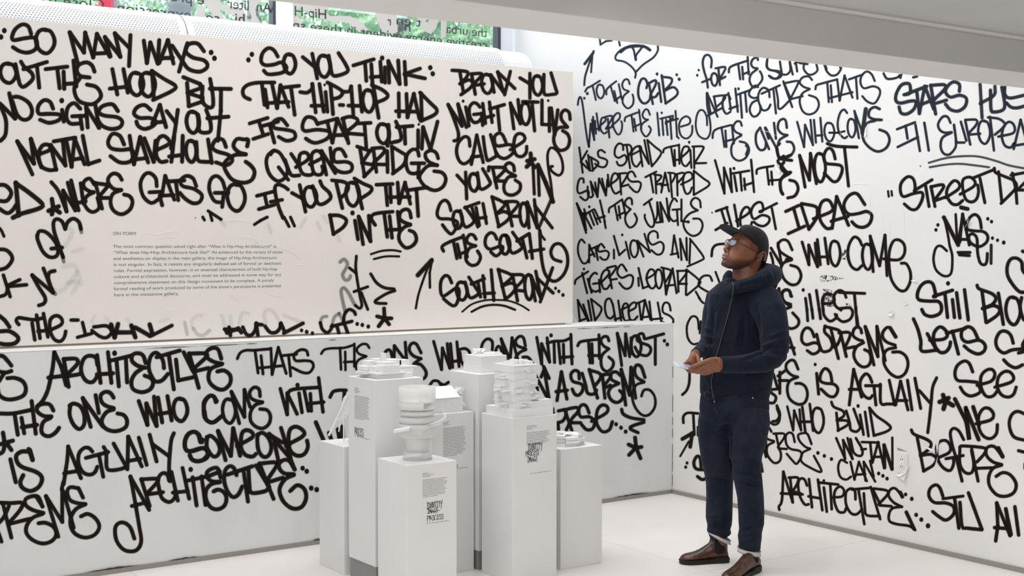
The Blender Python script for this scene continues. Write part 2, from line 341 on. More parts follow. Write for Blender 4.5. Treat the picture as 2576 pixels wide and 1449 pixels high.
SPRAY = """
@panel 0 0 3.22 38
.35,248 8,300
~252,275 230,215 182,198 125,235 98,295 112,325 200,310 275,305 300,345 285,400 225,426 160,415 105,382
O290,240,440,430
/630,515 565,262 680,425 690,265 755,465 785,275 890,460
/750,435 850,430
/895,455 850,300 975,460 930,270 1045,385
/1057,285 1045,535
/1165,330 1190,510 1218,345 1278,515 1290,325
/1290,510 1360,325 1405,515
/1285,472 1400,468
~1395,370 1475,490 1530,560 1620,580 1680,540 1655,490 1560,465 1505,415 1530,358 1600,353 1652,415
/1518,350 1450,580
.1710,425 1737,472
=
O2,515,130,670
~125,520 145,620 165,690 200,700 265,640 255,590 200,545 170,500
/190,560 380,502
/300,540 318,710
/370,560 545,540
/465,560 483,715
/515,580 520,720
/520,680 605,675
/595,490 618,700
~765,580 745,530 700,505 640,525 622,570 650,615 725,628
~650,630 605,700 610,770 650,825 740,845 800,810 818,765 780,705 705,685
/910,560 950,765
/1000,560 1035,750
/890,718 1050,700
O1045,590,1160,770
O1135,590,1255,780
~1230,575 1330,640 1420,695 1395,735 1240,810
/1230,575 1247,795
/1485,625 1620,680 1632,712 1520,752 1640,792 1640,822 1530,860 1515,672
~1640,700 1640,820 1690,870 1725,855 1722,760 1702,640
/1700,718 1870,720
=
/0,838 122,960 75,755
~5,860 45,960 50,1040 40,1100 5,1140
~85,790 150,785 230,830 260,900 240,955 190,970 140,930 100,820
~430,880 405,825 355,812 310,860 315,920 400,922 485,930 480,970 400,995 325,970
.500,815
/503,890 517,985
~650,880 600,835 550,870 538,950 570,1000 645,1000
/585,942 690,938
/650,940 665,1045
/710,1032 698,868 802,1035 772,850
~955,900 910,845 830,860 800,905 840,935 950,950 990,985 970,1030 900,1045 830,1020 790,970
~1220,890 1170,850 1110,870 1085,920 1130,955 1210,955 1262,980 1240,1020 1170,1045 1120,1020 1105,985
/1235,1005 1295,850 1345,1030
/1235,995 1330,985
/1350,900 1420,990
~1440,890 1418,1050 1400,1150 1385,1200
O1510,905,1612,1075
~1605,930 1612,1050 1650,1075 1705,1060 1702,980 1670,890
/1680,958 1850,945
/1790,725 1788,900 1765,1140
=
/262,1412 140,1145 275,1325 250,1125 335,1355
~315,1250 400,1215 395,1175 345,1178 312,1250 335,1345 400,1378 455,1372
/455,1375 410,1175 530,1340 510,1150
/435,1145 610,1115
/535,1130 580,1350 605,1120 685,1330
/595,1292 670,1280
/670,1100 715,1330 805,1300
~1005,1170 970,1100 910,1085 875,1150 900,1200 980,1215 1060,1210 1085,1260 1050,1310 970,1315 895,1265
/1050,1100 1085,1330 1135,1110 1200,1315
/1085,1292 1190,1280
/1170,1120 1245,1310 1260,1140
~1260,1220 1372,1160 1330,1102 1280,1130 1265,1250 1300,1310 1350,1305
/1410,1110 1388,1310
/1480,1100 1475,1310
/1370,1268 1480,1255
O1505,1140,1590,1310
~1590,1150 1600,1290 1650,1310 1715,1310
/1685,1130 1715,1320
~1830,1190 1805,1132 1750,1130 1720,1190 1755,1225 1850,1255 1882,1300 1830,1338 1750,1315
~2002,1185 2010,1130 1975,1130 1920,1125 1890,1180 1930,1230 1990,1250
~1990,1250 1890,1260 1815,1330 1850,1420 1900,1465 1980,1480 2040,1455 2062,1390 2030,1340 1990,1310
@panel 600 0 3.22 36
.108,440 80,485
~318,458 285,405 240,390 195,430 183,495 215,527 290,522 345,505 390,545 360,585 290,600 235,600 205,572
O365,440,460,595
/520,462 620,545
/597,435 637,635
O640,450,742,622
~730,450 748,560 775,615 880,582 872,530 810,430
/930,530 1095,480
/1025,515 1035,655
/1075,520 1085,680
/1070,625 1155,618
/1148,500 1160,662
.1163,470
/1185,545 1187,670
/1220,670 1213,495 1305,680 1293,490
/1345,500 1355,685
/1470,555 1345,600 1510,635
.1553,548 1573,597
=
~92,805 45,780 35,730 70,690 150,670 290,668
/190,685 210,850
/215,725 235,870
/235,835 405,825
/270,675 312,875 340,690 405,865
/335,712 490,695
/425,712 455,930
~500,745 555,750 597,715 597,680
/597,680 625,910
/655,680 690,905
/590,857 690,855
.697,687,10
/705,745 720,905
~720,668 800,710 842,745 820,785 765,802
/745,690 765,925
/820,850 848,851
~842,742 895,740 912,700
/912,700 930,930
/980,695 1000,905
/890,855 1010,858
O1005,730,1098,905
/1092,700 1135,955
~1080,690 1160,725 1208,768 1190,800 1120,830
/1297,755 1300,945
/1360,760 1368,950 1420,760 1465,962
/1275,900 1450,905
~1470,750 1555,835 1605,888 1585,930 1475,980
/1478,755 1485,975
=
/90,1000 235,955
/165,985 200,1090
/120,1125 240,1085
/195,1020 320,985
/255,1020 290,1155
~395,1015 345,962 285,985 290,1035 380,1050 450,1070 455,1120 390,1140 325,1108
~640,1005 610,958 550,950 518,1010 535,1060 640,1050 735,1068 720,1120 640,1155 590,1150 545,1122
/640,1002 800,960
/718,985 760,1155 800,965 880,1130
/775,1095 880,1092
/845,960 890,1160
~840,962 900,945 962,965 950,1005 860,1078
/860,1078 1005,1090
/968,1000 1070,995
/1020,1000 1035,1190
O1120,1005,1220,1160
~1215,1010 1222,1145 1262,1150 1315,1130 1308,1060 1275,985
/1280,1030 1410,1020
/1345,1030 1350,1165
.1460,1008,10
/1455,1055 1455,1195
/1485,1205 1495,1030 1555,1210 1612,985
@panel 640 330 4.025 44
~165,235 190,197 250,215 300,290 335,380 320,455 270,500 215,497 150,430 120,320 140,240 200,197
/245,365 342,492
~310,290 345,390 380,448 455,448
/372,230 450,345
~420,365 540,290 545,240 510,215 460,240 455,350 490,430 560,445 600,425
~560,335 680,270 665,212 620,200 580,240 582,350 610,430 670,440 695,400 685,355
/728,440 680,200 818,425
/768,170 785,330
~925,255 880,185 820,190 800,250 820,310 930,310 985,340 980,400 910,420 840,400 800,360
/1040,155 1170,200
/1170,200 1090,320 1225,345 1110,460
/1070,180 1115,455
~1190,175 1290,168 1318,195 1290,240 1210,315
/1210,335 1345,338
/1205,190 1235,412
.1348,143
/1345,200 1348,415
~1390,155 1480,210 1532,250 1510,340 1400,430
/1392,160 1408,420
~1665,250 1650,195 1600,185 1545,240 1535,330 1560,410 1610,430 1650,420
/1590,325 1720,325
/1665,330 1658,470
~1860,275 1840,220 1790,195 1735,220 1735,270 1775,315 1850,345
~1850,345 1760,350 1690,420 1672,480 1730,560 1830,600 1910,560 1938,480 1900,420 1820,405
=
/25,655 185,613
/105,650 125,745
/45,790 205,745
~340,590 300,560 240,540 208,570 217,660 250,780 290,880
/165,715 280,695
/380,625 490,685
/458,545 517,815
O500,565,628,765
~590,555 622,680 650,735 700,735 770,680 755,620 690,560 665,505
~785,497 910,515 950,560 930,620 880,670
/830,530 890,780
O925,520,1060,755
~1012,478 1100,530 1185,570 1170,620 1080,680
/1025,500 1092,785
/1235,542 1400,535
/1328,545 1345,750
/1375,570 1382,720
/1450,520 1465,730 1525,520 1578,735
/1350,668 1575,665
~1540,600 1640,585 1750,570
/1640,590 1658,860
=
/765,850 800,1042
~765,852 860,855 930,900 900,970 800,1042
.993,828
/1018,905 1048,1095
/1100,1145 1055,865 1175,1115 1158,855
~1222,950 1185,890 1195,850 1250,830 1400,815
/1315,845 1345,1070
/1368,860 1393,1080
/1450,815 1470,990
/1355,1000 1465,995
~1585,875 1570,810 1530,790 1480,820 1470,880 1510,920 1580,945
~1575,950 1520,970 1468,1030 1468,1110 1530,1180 1600,1160 1640,1100 1620,1030 1570,1005
%w 26
~1180,1245 1290,1212 1400,1205 1480,1218
~1210,1295 1330,1268 1465,1268
%w 36
/0,945 60,905 130,870
/300,870 350,965
/365,870 405,960
@panel 1080 150 4.025 41
~230,108 340,115 390,130 375,180 310,245
~310,245 400,205 440,240 410,290 320,355
/310,130 345,330
~420,145 520,140 525,165 450,245
/450,262 555,245
/430,160 465,350
O528,150,640,340
/655,330 622,155 750,328 692,125 865,292
/820,120 762,355
/918,185 1010,240
/1018,140 1018,390
O1045,165,1145,357
~1160,150 1160,330 1185,357 1240,352 1290,340 1275,280 1232,135
=
~190,455 260,630 295,750 285,810 250,822
/190,455 330,672 290,450 375,685
.342,420,15
/368,480 402,670
~512,480 480,445 440,440 405,490 412,580 450,635 500,625 535,590
/450,555 540,545
/528,545 540,665
/540,445 568,645
/608,430 635,635
/520,600 650,565
/610,500 760,455
/690,490 712,715
/855,700 820,440 922,648 898,405
O925,440,1020,655
/945,425 1100,430
/1040,435 1065,720
/1140,410 1140,655 1225,660
.1203,415,13
/1215,490 1215,725
/1235,490 1268,760 1300,510
~1425,605 1415,535 1370,510 1335,550 1340,610 1398,682
~1390,685 1310,690 1265,760 1265,850 1320,918 1395,895 1420,820 1400,755 1350,720
=
~410,875 400,800 355,780 295,840 275,930 300,1020 350,1055 410,1020 440,970
/425,1060 480,765 545,1040
/430,985 530,975
~545,780 560,900 580,1000 600,1020 680,975
/620,760 680,960
~775,835 740,760 700,745 660,780 665,850 700,875 800,860 850,880 845,945 770,1000 710,985 675,940
~820,912 960,820 950,760 900,750 865,790 855,900 885,970 940,980 980,940 985,880
=
~280,1170 330,1225 365,1265
/367,1140 378,1410
O402,1155,497,1330
~487,1145 508,1290 545,1310 615,1260 600,1210 540,1105
/602,1085 598,1125
/640,1095 683,1300
~625,1090 740,1092 765,1115 665,1220
/665,1225 770,1232
~860,1125 850,1070 805,1045 765,1080 790,1130 870,1175
~870,1180 800,1190 755,1270 770,1350 840,1372 910,1330 920,1260 870,1220
%w 50
/1025,950 1030,1030
/990,1025 1065,1008
/985,1085 1030,1040 1068,1090
%w 38
/1050,1090 1062,1360
/1112,1375 1100,1065 1250,1430
%w 50
/1100,1065 1180,1250 1252,1440
%w 32
~1250,1440 1230,1250 1205,1100 1197,960 1230,892 1290,920 1340,1010 1350,1120 1310,1172 1240,1130 1225,1085 1248,1080
@panel 1000 470 4.025 40
~540,240 520,170 480,135 430,170 400,270 430,320 520,325 600,350 600,400 550,475 505,450 455,385
O560,245,655,420
~635,240 665,370 700,408 768,360 760,310 685,205
/680,212 825,160
/755,215 812,405
/795,210 828,390
/865,170 900,370
/810,320 895,308
=
~955,100 1060,150 1085,185 1000,275
~1000,275 1080,250 1140,290 1100,350 1020,405
/958,105 1025,400
/1105,150 1160,395
~1090,150 1200,150 1218,185 1145,275
/1145,297 1240,298
O1238,165,1318,395
/1330,415 1312,155 1415,415 1385,130
/1390,190 1565,415
%a 0.9
/1555,130 1430,415
%a 1
=
~465,650 450,605 520,560 650,510
/565,550 600,725
/605,580 635,715
/665,490 705,710
/610,690 705,650
~795,530 770,490 730,485 700,530 712,568 760,590 792,597
~785,600 730,620 692,690 700,755 750,795 810,780 840,710 810,650
~1005,530 980,480 940,465 895,510 890,590 940,632 1050,597 1062,640 1000,700 945,660
O1035,490,1137,680
~1100,490 1140,640 1180,670 1260,620 1240,570 1165,460
/1208,550 1330,475
/1265,530 1310,720
/1335,475 1365,725
/1335,655 1480,630
~1440,440 1450,650 1480,840 1530,930 1600,955 1680,890 1722,780 1710,660 1650,580 1585,588 1552,660 1580,730 1655,757
%w 30
/1440,440 1455,490 1490,535
%w 40
=
~548,972 520,912 480,900 440,955 437,1060 470,1105 600,1022 625,1080 600,1180 565,1205 520,1180 465,1132
O595,965,705,1145
~685,965 715,1090 750,1125 820,1080 790,1020 722,915
/745,985 880,930
/815,970 840,1115
/865,900 885,1120
/948,840 975,1150
/870,1080 980,1075
/1020,835 1090,1130
~1020,838 1130,880 1158,915 1060,1005
~1060,1005 1150,975 1200,1010 1160,1080 1090,1140
/1165,890 1215,1155
~1155,890 1260,892 1275,935 1200,1020
/1205,1048 1285,1055
O1288,890,1372,1140
/1395,1155 1350,900 1452,1130 1400,855
/1420,930 1575,1075
/1570,820 1445,1165
.1600,1028,16 1633,1058,17 1675,1095,18
%w 22
~655,1265 750,1190 880,1150 1000,1145 1130,1155 1250,1200 1330,1250
%w 28
~750,1265 850,1215 960,1195 1080,1205 1190,1245
=
%w 28
~185,1230 215,1080 290,860 350,730
%w 54
/345,745 205,895
%w 30
/350,740 325,870 328,1020
@panel 0 400 3.525 42
~-20,230 50,235 100,300 60,370 -20,370
~-20,430 60,480 110,455 140,410
%w 48
/140,210 165,500
~140,215 260,300 375,400 340,440 190,485 115,520
=
%w 46
/460,355 472,430
/430,460 520,420
/460,490 475,435 530,475
%w 40
~455,205 520,290 590,465
/590,465 560,280 668,455 600,210
/630,190 697,455
/715,215 740,395
/660,395 760,375
~835,225 795,172 745,200 745,250 790,285 830,295
~830,295 770,330 747,390 780,450 830,470 880,430 865,345
/830,205 850,215 965,230 870,345 960,345
/850,230 905,440
~1080,185 1050,140 1000,130 960,170 965,220 1010,265 1075,275
~1075,275 1000,310 980,390 1010,460 1080,490 1150,450 1175,380 1150,330 1100,315
=
~1390,240 1380,170 1330,125 1280,140 1245,220 1270,330 1340,390 1400,360 1425,335
/1325,295 1440,290
/1415,325 1438,410
/1435,325 1465,150 1545,360
/1430,325 1540,320
/1475,200 1635,190
/1560,205 1580,365
~1740,240 1710,170 1650,150 1600,190 1620,240 1720,265 1790,320 1770,380 1710,392 1640,350 1595,300
~1995,265 1970,190 1920,150 1870,180 1855,270 1900,370 1960,385
/1905,300 2025,300
/1985,300 1970,425
O2015,225,2170,458
=
%w 32
/1845,460 1960,535
/1865,490 1880,545
/1798,515 1812,540
.1733,522,5
~-20,600 10,630 35,685
=
%w 40
~330,680 350,640 410,650 480,720 515,800 500,860 440,870 380,820 335,720 330,680
~560,870 520,760 480,640 475,560 505,532 550,555 578,620
~578,620 600,560 650,528 700,560 718,620
/455,795 550,785
=
~-20,800 60,810 110,880 60,960 -20,985
%w 38
/30,1030 90,1220
/70,1120 175,1070
/70,1130 235,1115
~-10,1222 50,1200 70,1140
=
%w 40
~285,1030 340,1130 400,1230 390,1280 345,1298
/285,1030 470,1185 385,970
~485,992 440,1005 428,1060 460,1170
%a 0.13
%w 46
~570,780 620,700 640,640 600,610
~560,960 650,940 680,1000 600,1120 520,1180 480,1160
~600,1100 690,1090 640,1190
~650,820 730,800
~690,1000 720,1110
%a 0.5
%w 38
~710,600 722,650
~550,850 565,910
~460,1150 490,1200
@panel 0 620 4.025 50
~-10,700 50,750 95,815
~-10,860 100,860 185,925 150,980 60,992 -10,980
=
%w 44
~190,790 165,755 185,722 250,730 350,742 430,725
/325,775 352,945
/370,695 405,930
/440,680 485,915
/385,860 480,850
~500,850 620,790 622,730 570,700 510,740 507,850 550,940 610,960 650,920 665,860
=
%w 42
/720,745 790,745
/835,770 865,890
/785,920 930,880
~950,815 1080,805 1130,865 1080,922 1010,910 930,850
%w 52
/1125,790 1160,920 1195,785
/1190,870 1340,870
/1330,800 1370,920
/1370,820 1510,900
/1515,790 1545,890
%w 44
/1520,910 1740,800
%a 0.3
/1870,770 1895,890
~1960,830 2000,890 2060,900 2120,850
%a 0.12
~1950,830 1940,760 1990,700 2040,700
~960,700 930,760 960,800
/1070,720 1130,800
/1280,730 1350,830
~1700,740 1620,760
@panel 520 520 4.025 44
~180,1240 260,1245 330,1245
/190,1245 205,1280
/225,1220 240,1305
/240,1265 320,1230 350,1275
~365,1220 400,1290 450,1300 490,1250 502,1180
/500,1180 518,1300
/500,1190 560,1195
~590,1210 640,1270 700,1272 740,1230 748,1180
/752,1180 790,1270
/780,1280 975,1180
.960,1252,18 1012,1267,20 1070,1280,18
%a 0.15
~150,1100 180,1200
~240,1110 250,1220
~330,1180 360,1080 420,1080
~600,1180 580,1080 640,1040 700,1100 740,1180
/780,1100 960,1170
/620,180 650,260
/950,210 1000,120
/1180,100 1220,160
~1120,160 1150,230
/1330,300 1345,350
~140,140 180,190
=
%a 1
%w 40
~1150,1175 1170,1240 1220,1275 1258,1240 1270,1200
~1260,1215 1350,1190 1470,1160
/1315,1200 1340,1285
/1388,1170 1430,1285
~1385,1170 1395,1090 1440,1040 1490,1060 1505,1090
%a 0.4
~1150,1175 1170,1120 1215,1110
~1270,1200 1290,1120 1340,1080
~1340,1080 1385,1170
%a 1
.1523,1187,19 1575,1197,20 1635,1213,20
=
%w 34
~1515,500 1510,640 1550,900 1570,990 1550,1030 1505,1000
/1445,620 1510,670
/1490,860 1630,810
/1565,870 1630,1040
%a 0.45
%w 42
~1350,560 1390,530 1425,580 1400,640 1375,690 1400,740 1440,735 1455,700
~1400,1060 1365,900 1362,845 1390,820 1440,880 1480,960 1505,1000
%a 1
=
%w 36
~1660,680 1720,770 1800,820 1895,832
~1905,850 1820,880 1710,950 1720,975 1815,980
%w 46
/1795,1030 1800,1120
/1725,1110 1800,1130 1870,1130
/1740,1210 1800,1130 1845,1190
@low 0 860 4.025 48
~-20,140 30,145 75,190 115,240
~-20,300 60,310 115,295
~40,320 -10,400
~-20,480 -5,540 60,580 150,578 240,540 262,470 230,400 150,365 75,368
=
~375,655 430,600 480,500 510,380 535,250 550,105
/550,105 620,250 670,440
/490,362 640,345
/645,175 695,455
~645,175 760,170 790,200 770,240 700,310
~700,345 790,330 815,320
~985,230 970,160 905,140 850,170 820,260 835,340 880,400 940,405 985,350
/983,135 1018,415
/1093,105 1128,415
/980,330 1145,318
.1160,115
/1120,190 1330,140
/1180,195 1203,450
/1275,180 1287,410
~1475,215 1450,140 1400,115 1345,130 1335,190 1390,240 1470,262
~1440,270 1370,320 1330,400 1350,480 1440,510 1520,480 1550,420 1530,370 1465,342
~1660,265 1650,190 1610,130 1570,110 1525,150 1505,250 1530,340 1575,400 1640,390 1700,325
/1585,155 1820,88
/1710,140 1760,480
/1782,180 1805,390 1950,360
/1860,105 1955,300
/1915,118 2012,465
~1915,118 2080,118 2090,150 1975,260
/1985,295 2110,265
~2240,170 2210,80 2160,60 2100,90 2090,150 2160,200 2250,222
~2240,228 2140,270 2110,350 2130,420 2200,475 2270,480 2330,420 2330,340 2270,290 2200,300
=
~-20,725 130,725 310,690
/320,600 362,930
/150,745 180,940
/218,770 245,925
/220,865 375,840
~540,695 510,640 460,625 390,645 375,700 440,750 520,755
~510,770 440,810 418,890 440,940 500,955 560,920 598,870
~705,645 745,625 810,650 850,730 855,820 830,870 790,880 740,830 705,740 710,650
/918,860 838,570 1035,850
/968,540 1000,720
~1150,565 1120,520 1070,505 1020,540 1030,610 1080,650 1150,670
~1150,685 1080,710 1030,790 1050,860 1120,900 1200,900 1275,860 1285,790 1250,740 1190,725
/1405,600 1492,840 1482,625 1585,850 1560,555
/1600,565 1642,815
/1695,550 1738,795
/1610,730 1730,710
O1755,575,1895,800
~2185,610 2165,555 2120,550 2070,620 2065,740 2100,800 2160,815 2230,765
=
%w 50
/30,920 45,1010
/-10,1040 130,1000
/70,1030 115,1095
~50,1030 30,1110 -10,1135
/105,1190 160,1420
~330,1195 300,1090 280,1110 220,1110 165,1150 175,1220 230,1270 350,1310 410,1350 425,1400 390,1470 310,1510 230,1480 205,1420 235,1350
/290,1085 330,1195
%w 46
~645,1440 665,1300 680,1200 690,1060
/690,1060 820,1380
/650,1330 800,1305
~935,1110 900,1075 850,1075 800,1130 795,1230 840,1320 910,1345 960,1320 985,1265
/870,1175 1095,1115
/1005,1160 1045,1365
~1050,1065 1075,1120 1080,1270 1120,1300 1210,1290 1275,1270
/1150,1030 1265,1240
/1290,1290 1298,960 1435,1260
/1300,1205 1420,1185
/1405,970 1485,1245
/1515,940 1585,1210
/1550,1040 1700,1150
~1760,925 1735,990 1720,1120 1712,1250 1710,1400
~2040,1010 2000,930 1950,910 1890,950 1870,1040 1890,1100 1960,1105 2060,1075 2105,1130 2090,1180 2010,1210 1950,1195 1922,1150
@low 0 1089 4.025 46
~640,500 625,570
/630,580 630,900
~-30,705 120,710 215,705 225,740 180,810 100,900
/30,720 115,1060
/100,920 300,870
/-20,1000 15,1100
~-20,920 40,850 90,740
~430,745 390,650 330,640 260,670 260,730 330,780 440,810
/370,650 430,745
~430,820 330,860 270,940 270,1020 340,1090 440,1120 530,1090 570,1020 540,950 460,910 390,915
/465,640 590,1050
/465,640 630,900
/640,590 745,960
~790,560 710,550 680,600 710,680 780,710 865,720
/795,560 840,655
~860,725 770,770 720,850 715,940 760,1020 860,1060 960,1030 1005,950 970,870 890,820 820,845
=
~1320,440 1350,600 1385,800 1410,950 1430,1090 1400,1170 1340,1200 1250,1180 1180,1090 1165,970 1200,915 1260,910 1320,960 1360,1070
/1320,445 1510,780
/1335,740 1480,705
/1430,470 1515,740
~1430,470 1590,465 1590,500 1500,600
/1510,620 1650,600
~1720,490 1690,420 1640,410 1600,470 1610,560 1640,660 1710,700 1760,670 1780,620
/1735,395 1800,685
/1848,355 1915,665
/1750,605 1900,590
.1930,370,24
/1890,485 2100,440
/1950,450 1990,735
/2040,440 2080,730
@low 400 1040 4.514 54
/555,715 690,660
~700,730 670,630 620,620 550,660 545,720 600,770 690,775
~690,780 600,800 540,860 530,960 580,1060 660,1090 740,1050 765,960 730,890 670,865 620,885
~880,700 850,620 800,600 750,650 740,770 780,890 840,950 900,920 945,830
/775,695 1060,600
/960,650 1010,1000
/1015,640 1030,890
~1030,890 1080,905 1210,880 1250,830
/1100,590 1240,820
/1140,570 1300,970
~1140,570 1310,555 1335,590 1240,740
/1260,775 1405,730
~1540,635 1490,550 1430,525 1370,560 1365,620 1420,680 1530,690
/1495,550 1540,635
~1530,700 1440,740 1380,820 1370,900 1420,1010 1520,1080 1620,1060 1670,960 1650,860 1570,815 1490,880
.1630,622,26 1677,657,27 1728,848,28 1790,865,28
=
~500,300 470,330 450,240
=
~485,325 450,240 400,210 340,230 295,310 300,400 350,430 450,400 530,400 560,450 500,525 430,540 370,520 350,475
~545,270 590,255 660,320 690,400 670,470 620,490 570,440 540,370 545,270
/755,530 670,200 815,480 842,170 920,480
~885,370 1060,270 1050,210 990,190 940,230 930,380 980,470 1060,490 1100,460
~1120,240 1180,220 1250,290 1275,400 1240,480 1180,490 1130,420 1115,310 1120,240
/1360,560 1310,330
/1250,230 1490,510
/1385,165 1490,500
/1400,330 1250,240
~1440,365 1630,260 1640,200 1560,150 1490,180 1470,280 1490,420 1570,480 1650,460 1690,380 1680,310
/1490,510 1520,590
=
/1780,100 1870,310
/1930,220 1960,310
/2030,180 2050,300
/2080,150 2090,300
@low 500 850 4.025 42
~55,740 50,650 100,590 150,590 185,640
~60,740 80,830 150,855 235,785
O240,620,370,860
/410,865 330,545 462,800 462,525 520,700
~620,590 610,520 560,500 515,550 530,610 590,640 645,650
~640,655 570,680 525,750 525,840 580,900 650,915 710,870 725,790 690,730 620,720
=
%w 34
~390,210 420,150 480,125 560,125 730,110
/570,135 600,355
/630,180 650,365
/730,105 742,370
/610,305 860,280
/742,370 805,95 885,360
/835,180 990,165
/910,190 930,385
~1105,175 1090,130 1030,120 965,170 980,230 1070,230 1140,240 1160,290 1120,350 1050,350 945,300
=
%w 30
~1240,160 1270,120 1340,105 1470,100 1570,70
/1430,100 1440,320
/1482,140 1485,325
/1575,60 1575,290
/1470,245 1570,240
~1725,100 1700,65 1650,65 1600,110 1620,160 1695,185
~1690,190 1620,220 1590,270 1600,330
%w 38
~1870,270 1870,190 1900,130 1940,130 1970,240
/1975,240 1980,80 2110,250
/2090,45 2105,250
~2250,150 2200,60 2150,60 2130,120 2170,180 2250,210
~2245,210 2170,270 2240,265 2300,340 2290,400 2230,430
=
%w 42
/825,515 895,775 895,560 995,770
~900,560 960,520 1220,500
.1000,478
/1015,560 1045,755
/1070,540 1110,740
/1130,565 1140,740
/1213,405 1258,750
/1120,665 1265,650
~1330,600 1360,545 1420,530 1490,530
/1475,540 1470,640
@low 860 860 4.5275 40
/1045,-5 1135,315 1145,70 1230,300 1200,20
/1237,20 1262,290
/1310,0 1335,280
/1215,230 1330,215
~1330,90 1400,75 1450,110 1462,170
~1345,120 1360,220 1395,275
~1000,495 1040,445 1100,450 1140,500 1215,460
/1140,480 1165,540
@low 1180 820 4.025 36
~115,270 140,170 190,130 235,160 235,240
~260,300 280,220 310,210 345,290
/380,360 325,130 415,345 435,120 490,330
~570,200 550,120 510,105 470,150 490,200 570,230
~575,240 510,270 470,330 470,410 510,460
~545,315 600,320 645,390 630,460 590,490
/685,115 735,385 735,180 815,365 790,120
.830,95
~790,175 860,155 960,150 1030,120
/860,165 865,370
/905,170 925,380
/955,185 960,370
/1030,85 1042,385
/920,320 1050,310
~1100,200 1120,165 1180,150 1310,135
/1210,165 1225,375
/1243,180 1250,375
/1315,90 1320,330
/1210,300 1320,300
~1415,150 1400,110 1360,110 1335,150 1360,200 1415,232
~1410,235 1350,290 1335,360 1350,430 1400,460 1450,420 1460,360 1415,315
/1545,400 1500,75 1580,300 1585,80 1625,310
O1640,100,1740,310
~1640,120 1640,280
~1775,130 1760,80 1720,85 1700,140 1740,170 1820,200 1840,250 1800,300 1720,280 1680,215
/1790,130 1970,80
/1885,120 1885,390
.1977,150,18 2007,187,19
=
%w 40
/705,740 670,495 815,770 755,410
/730,515 765,430 810,530
/890,755 935,465 990,740
/880,665 995,650
~1115,535 1110,470 1070,450 1030,490 1050,560 1140,590 1150,650 1110,700 1070,690 1045,640
~1145,480 1180,600 1200,680 1260,690 1290,650
/1215,440 1300,730
~1230,450 1320,480 1330,530 1270,610
/1350,500 1375,730
~1340,495 1420,490 1430,520 1370,600
/1370,630 1430,600
~1530,500 1490,465 1440,480 1440,540 1515,580
~1510,585 1440,620 1410,680 1440,750 1500,775 1550,740 1555,690 1525,655
/1585,800 1540,440 1625,700 1640,420 1685,730
~1780,520 1740,410 1690,400 1675,460 1700,520 1770,565
%w 32
~1770,570 1690,600 1650,700 1680,820 1750,900 1820,900 1880,820 1880,720 1830,650 1770,650 1745,710
=
%w 40
/845,835 850,880
~905,860 970,850 980,900 950,960 895,980
/900,990 905,1050
/970,850 1040,1060
~960,850 1090,825 1100,870 1040,940 985,1050
~1040,980 1130,980
~1215,880 1185,810 1140,800 1110,850 1130,920 1220,920 1270,970 1250,1040 1190,1050 1140,1000
~1240,965 1390,880 1400,820 1350,800 1300,850 1290,980 1350,1070 1420,1050 1450,970
.1488,995,20 1538,1030,20 1585,1070,20
~1545,845 1560,890 1640,930 1770,950
~1770,975 1660,1010 1630,1040 1710,1080
%w 46
/1680,1130 1690,1220
/1615,1200 1690,1235 1745,1225
/1620,1305 1690,1230 1735,1340
@right 1430 80 4.025 21
%c 1
/318,75 325,130 380,95 440,88
/512,95 522,140
~830,185 790,155 690,135 600,150 530,185 480,240 485,285 560,300 630,345 680,410 675,465
~680,410 760,330 860,260 905,190 905,140
%w 30
~530,205 590,160 690,145 770,150 825,185
%w 22
~625,140 660,180 680,285
~760,140 720,190 685,240 685,285
~160,540 175,430 250,210 258,190
%w 30
/250,215 165,325
%w 20
/245,220 230,410
=
%w 21
.192,625,15 162,672,13
~170,605 190,570 230,550 320,495
/245,545 278,690
O285,535,362,672
~385,635 385,590 420,550 485,500
/430,555 470,700
/465,600 495,720
/510,530 540,680
/470,700 530,650
~620,530 605,485 570,485 545,530 560,580 610,600
~610,605 560,650 550,720 600,775 650,740 660,680 650,635
%w 26
~790,570 800,530 780,480 740,480 710,560 710,650 740,710 780,725 820,690 830,650
~815,520 880,490 885,530 830,640
~830,660 880,660 910,620
/815,520 855,730
.898,427
/915,520 940,710
/945,440 985,725
~945,455 1040,470 1040,520 970,600
~970,600 1060,560 1105,600 1090,650 985,725
.1097,435,14 1122,480,16
=
%w 21
~95,740 105,680 125,660 145,740 165,900 190,1080 208,1165
/208,1165 225,930 262,1095 240,890
/262,1095 250,860
/270,900 280,1030
/285,825 310,1000
/270,990 320,970
~310,960 375,900 370,870 335,880 325,980 360,1030 395,1010
~375,860 440,850 435,890 380,980
/400,880 415,1070
/385,985 450,960
~440,950 515,880 520,830 490,825 455,870 455,960 500,1040 535,1010 545,940 535,905
~570,905 575,870 610,850 720,810
/640,850 660,1010
/665,880 685,1000
/715,790 740,980
/670,960 735,930
~825,840 805,790 775,790 750,840 770,880 805,890
~805,890 750,930 735,990 780,1060 820,1030 835,985 815,955
/900,820 920,1050
.945,820
/950,890 962,1045
/930,880 1060,850
/990,890 1005,1045
~1030,870 1045,1085
/985,930 1060,870
/1085,800 1100,1060
/1100,1060 1118,1078
/985,915 1110,880
~1140,960 1225,930 1230,880 1190,855 1140,890 1120,960 1140,1050 1200,1080 1250,1030 1255,950
~1405,945 1400,860 1370,800 1330,795 1300,850 1290,960 1320,1050 1390,1085 1430,1040 1440,960 1425,850 1405,750 1400,620
=
%w 24
.1320,388,12 1305,440,13
~1445,360 1450,280 1420,235 1380,245 1360,310 1375,400 1400,480 1412,565
/1355,510 1440,475
O1445,420,1510,545
~1490,370 1580,355 1585,385 1530,480
/1520,380 1535,540
/1530,485 1590,455
~1625,410 1630,370 1670,340 1820,290
/1720,330 1740,480
/1760,355 1770,480
/1815,255 1825,430
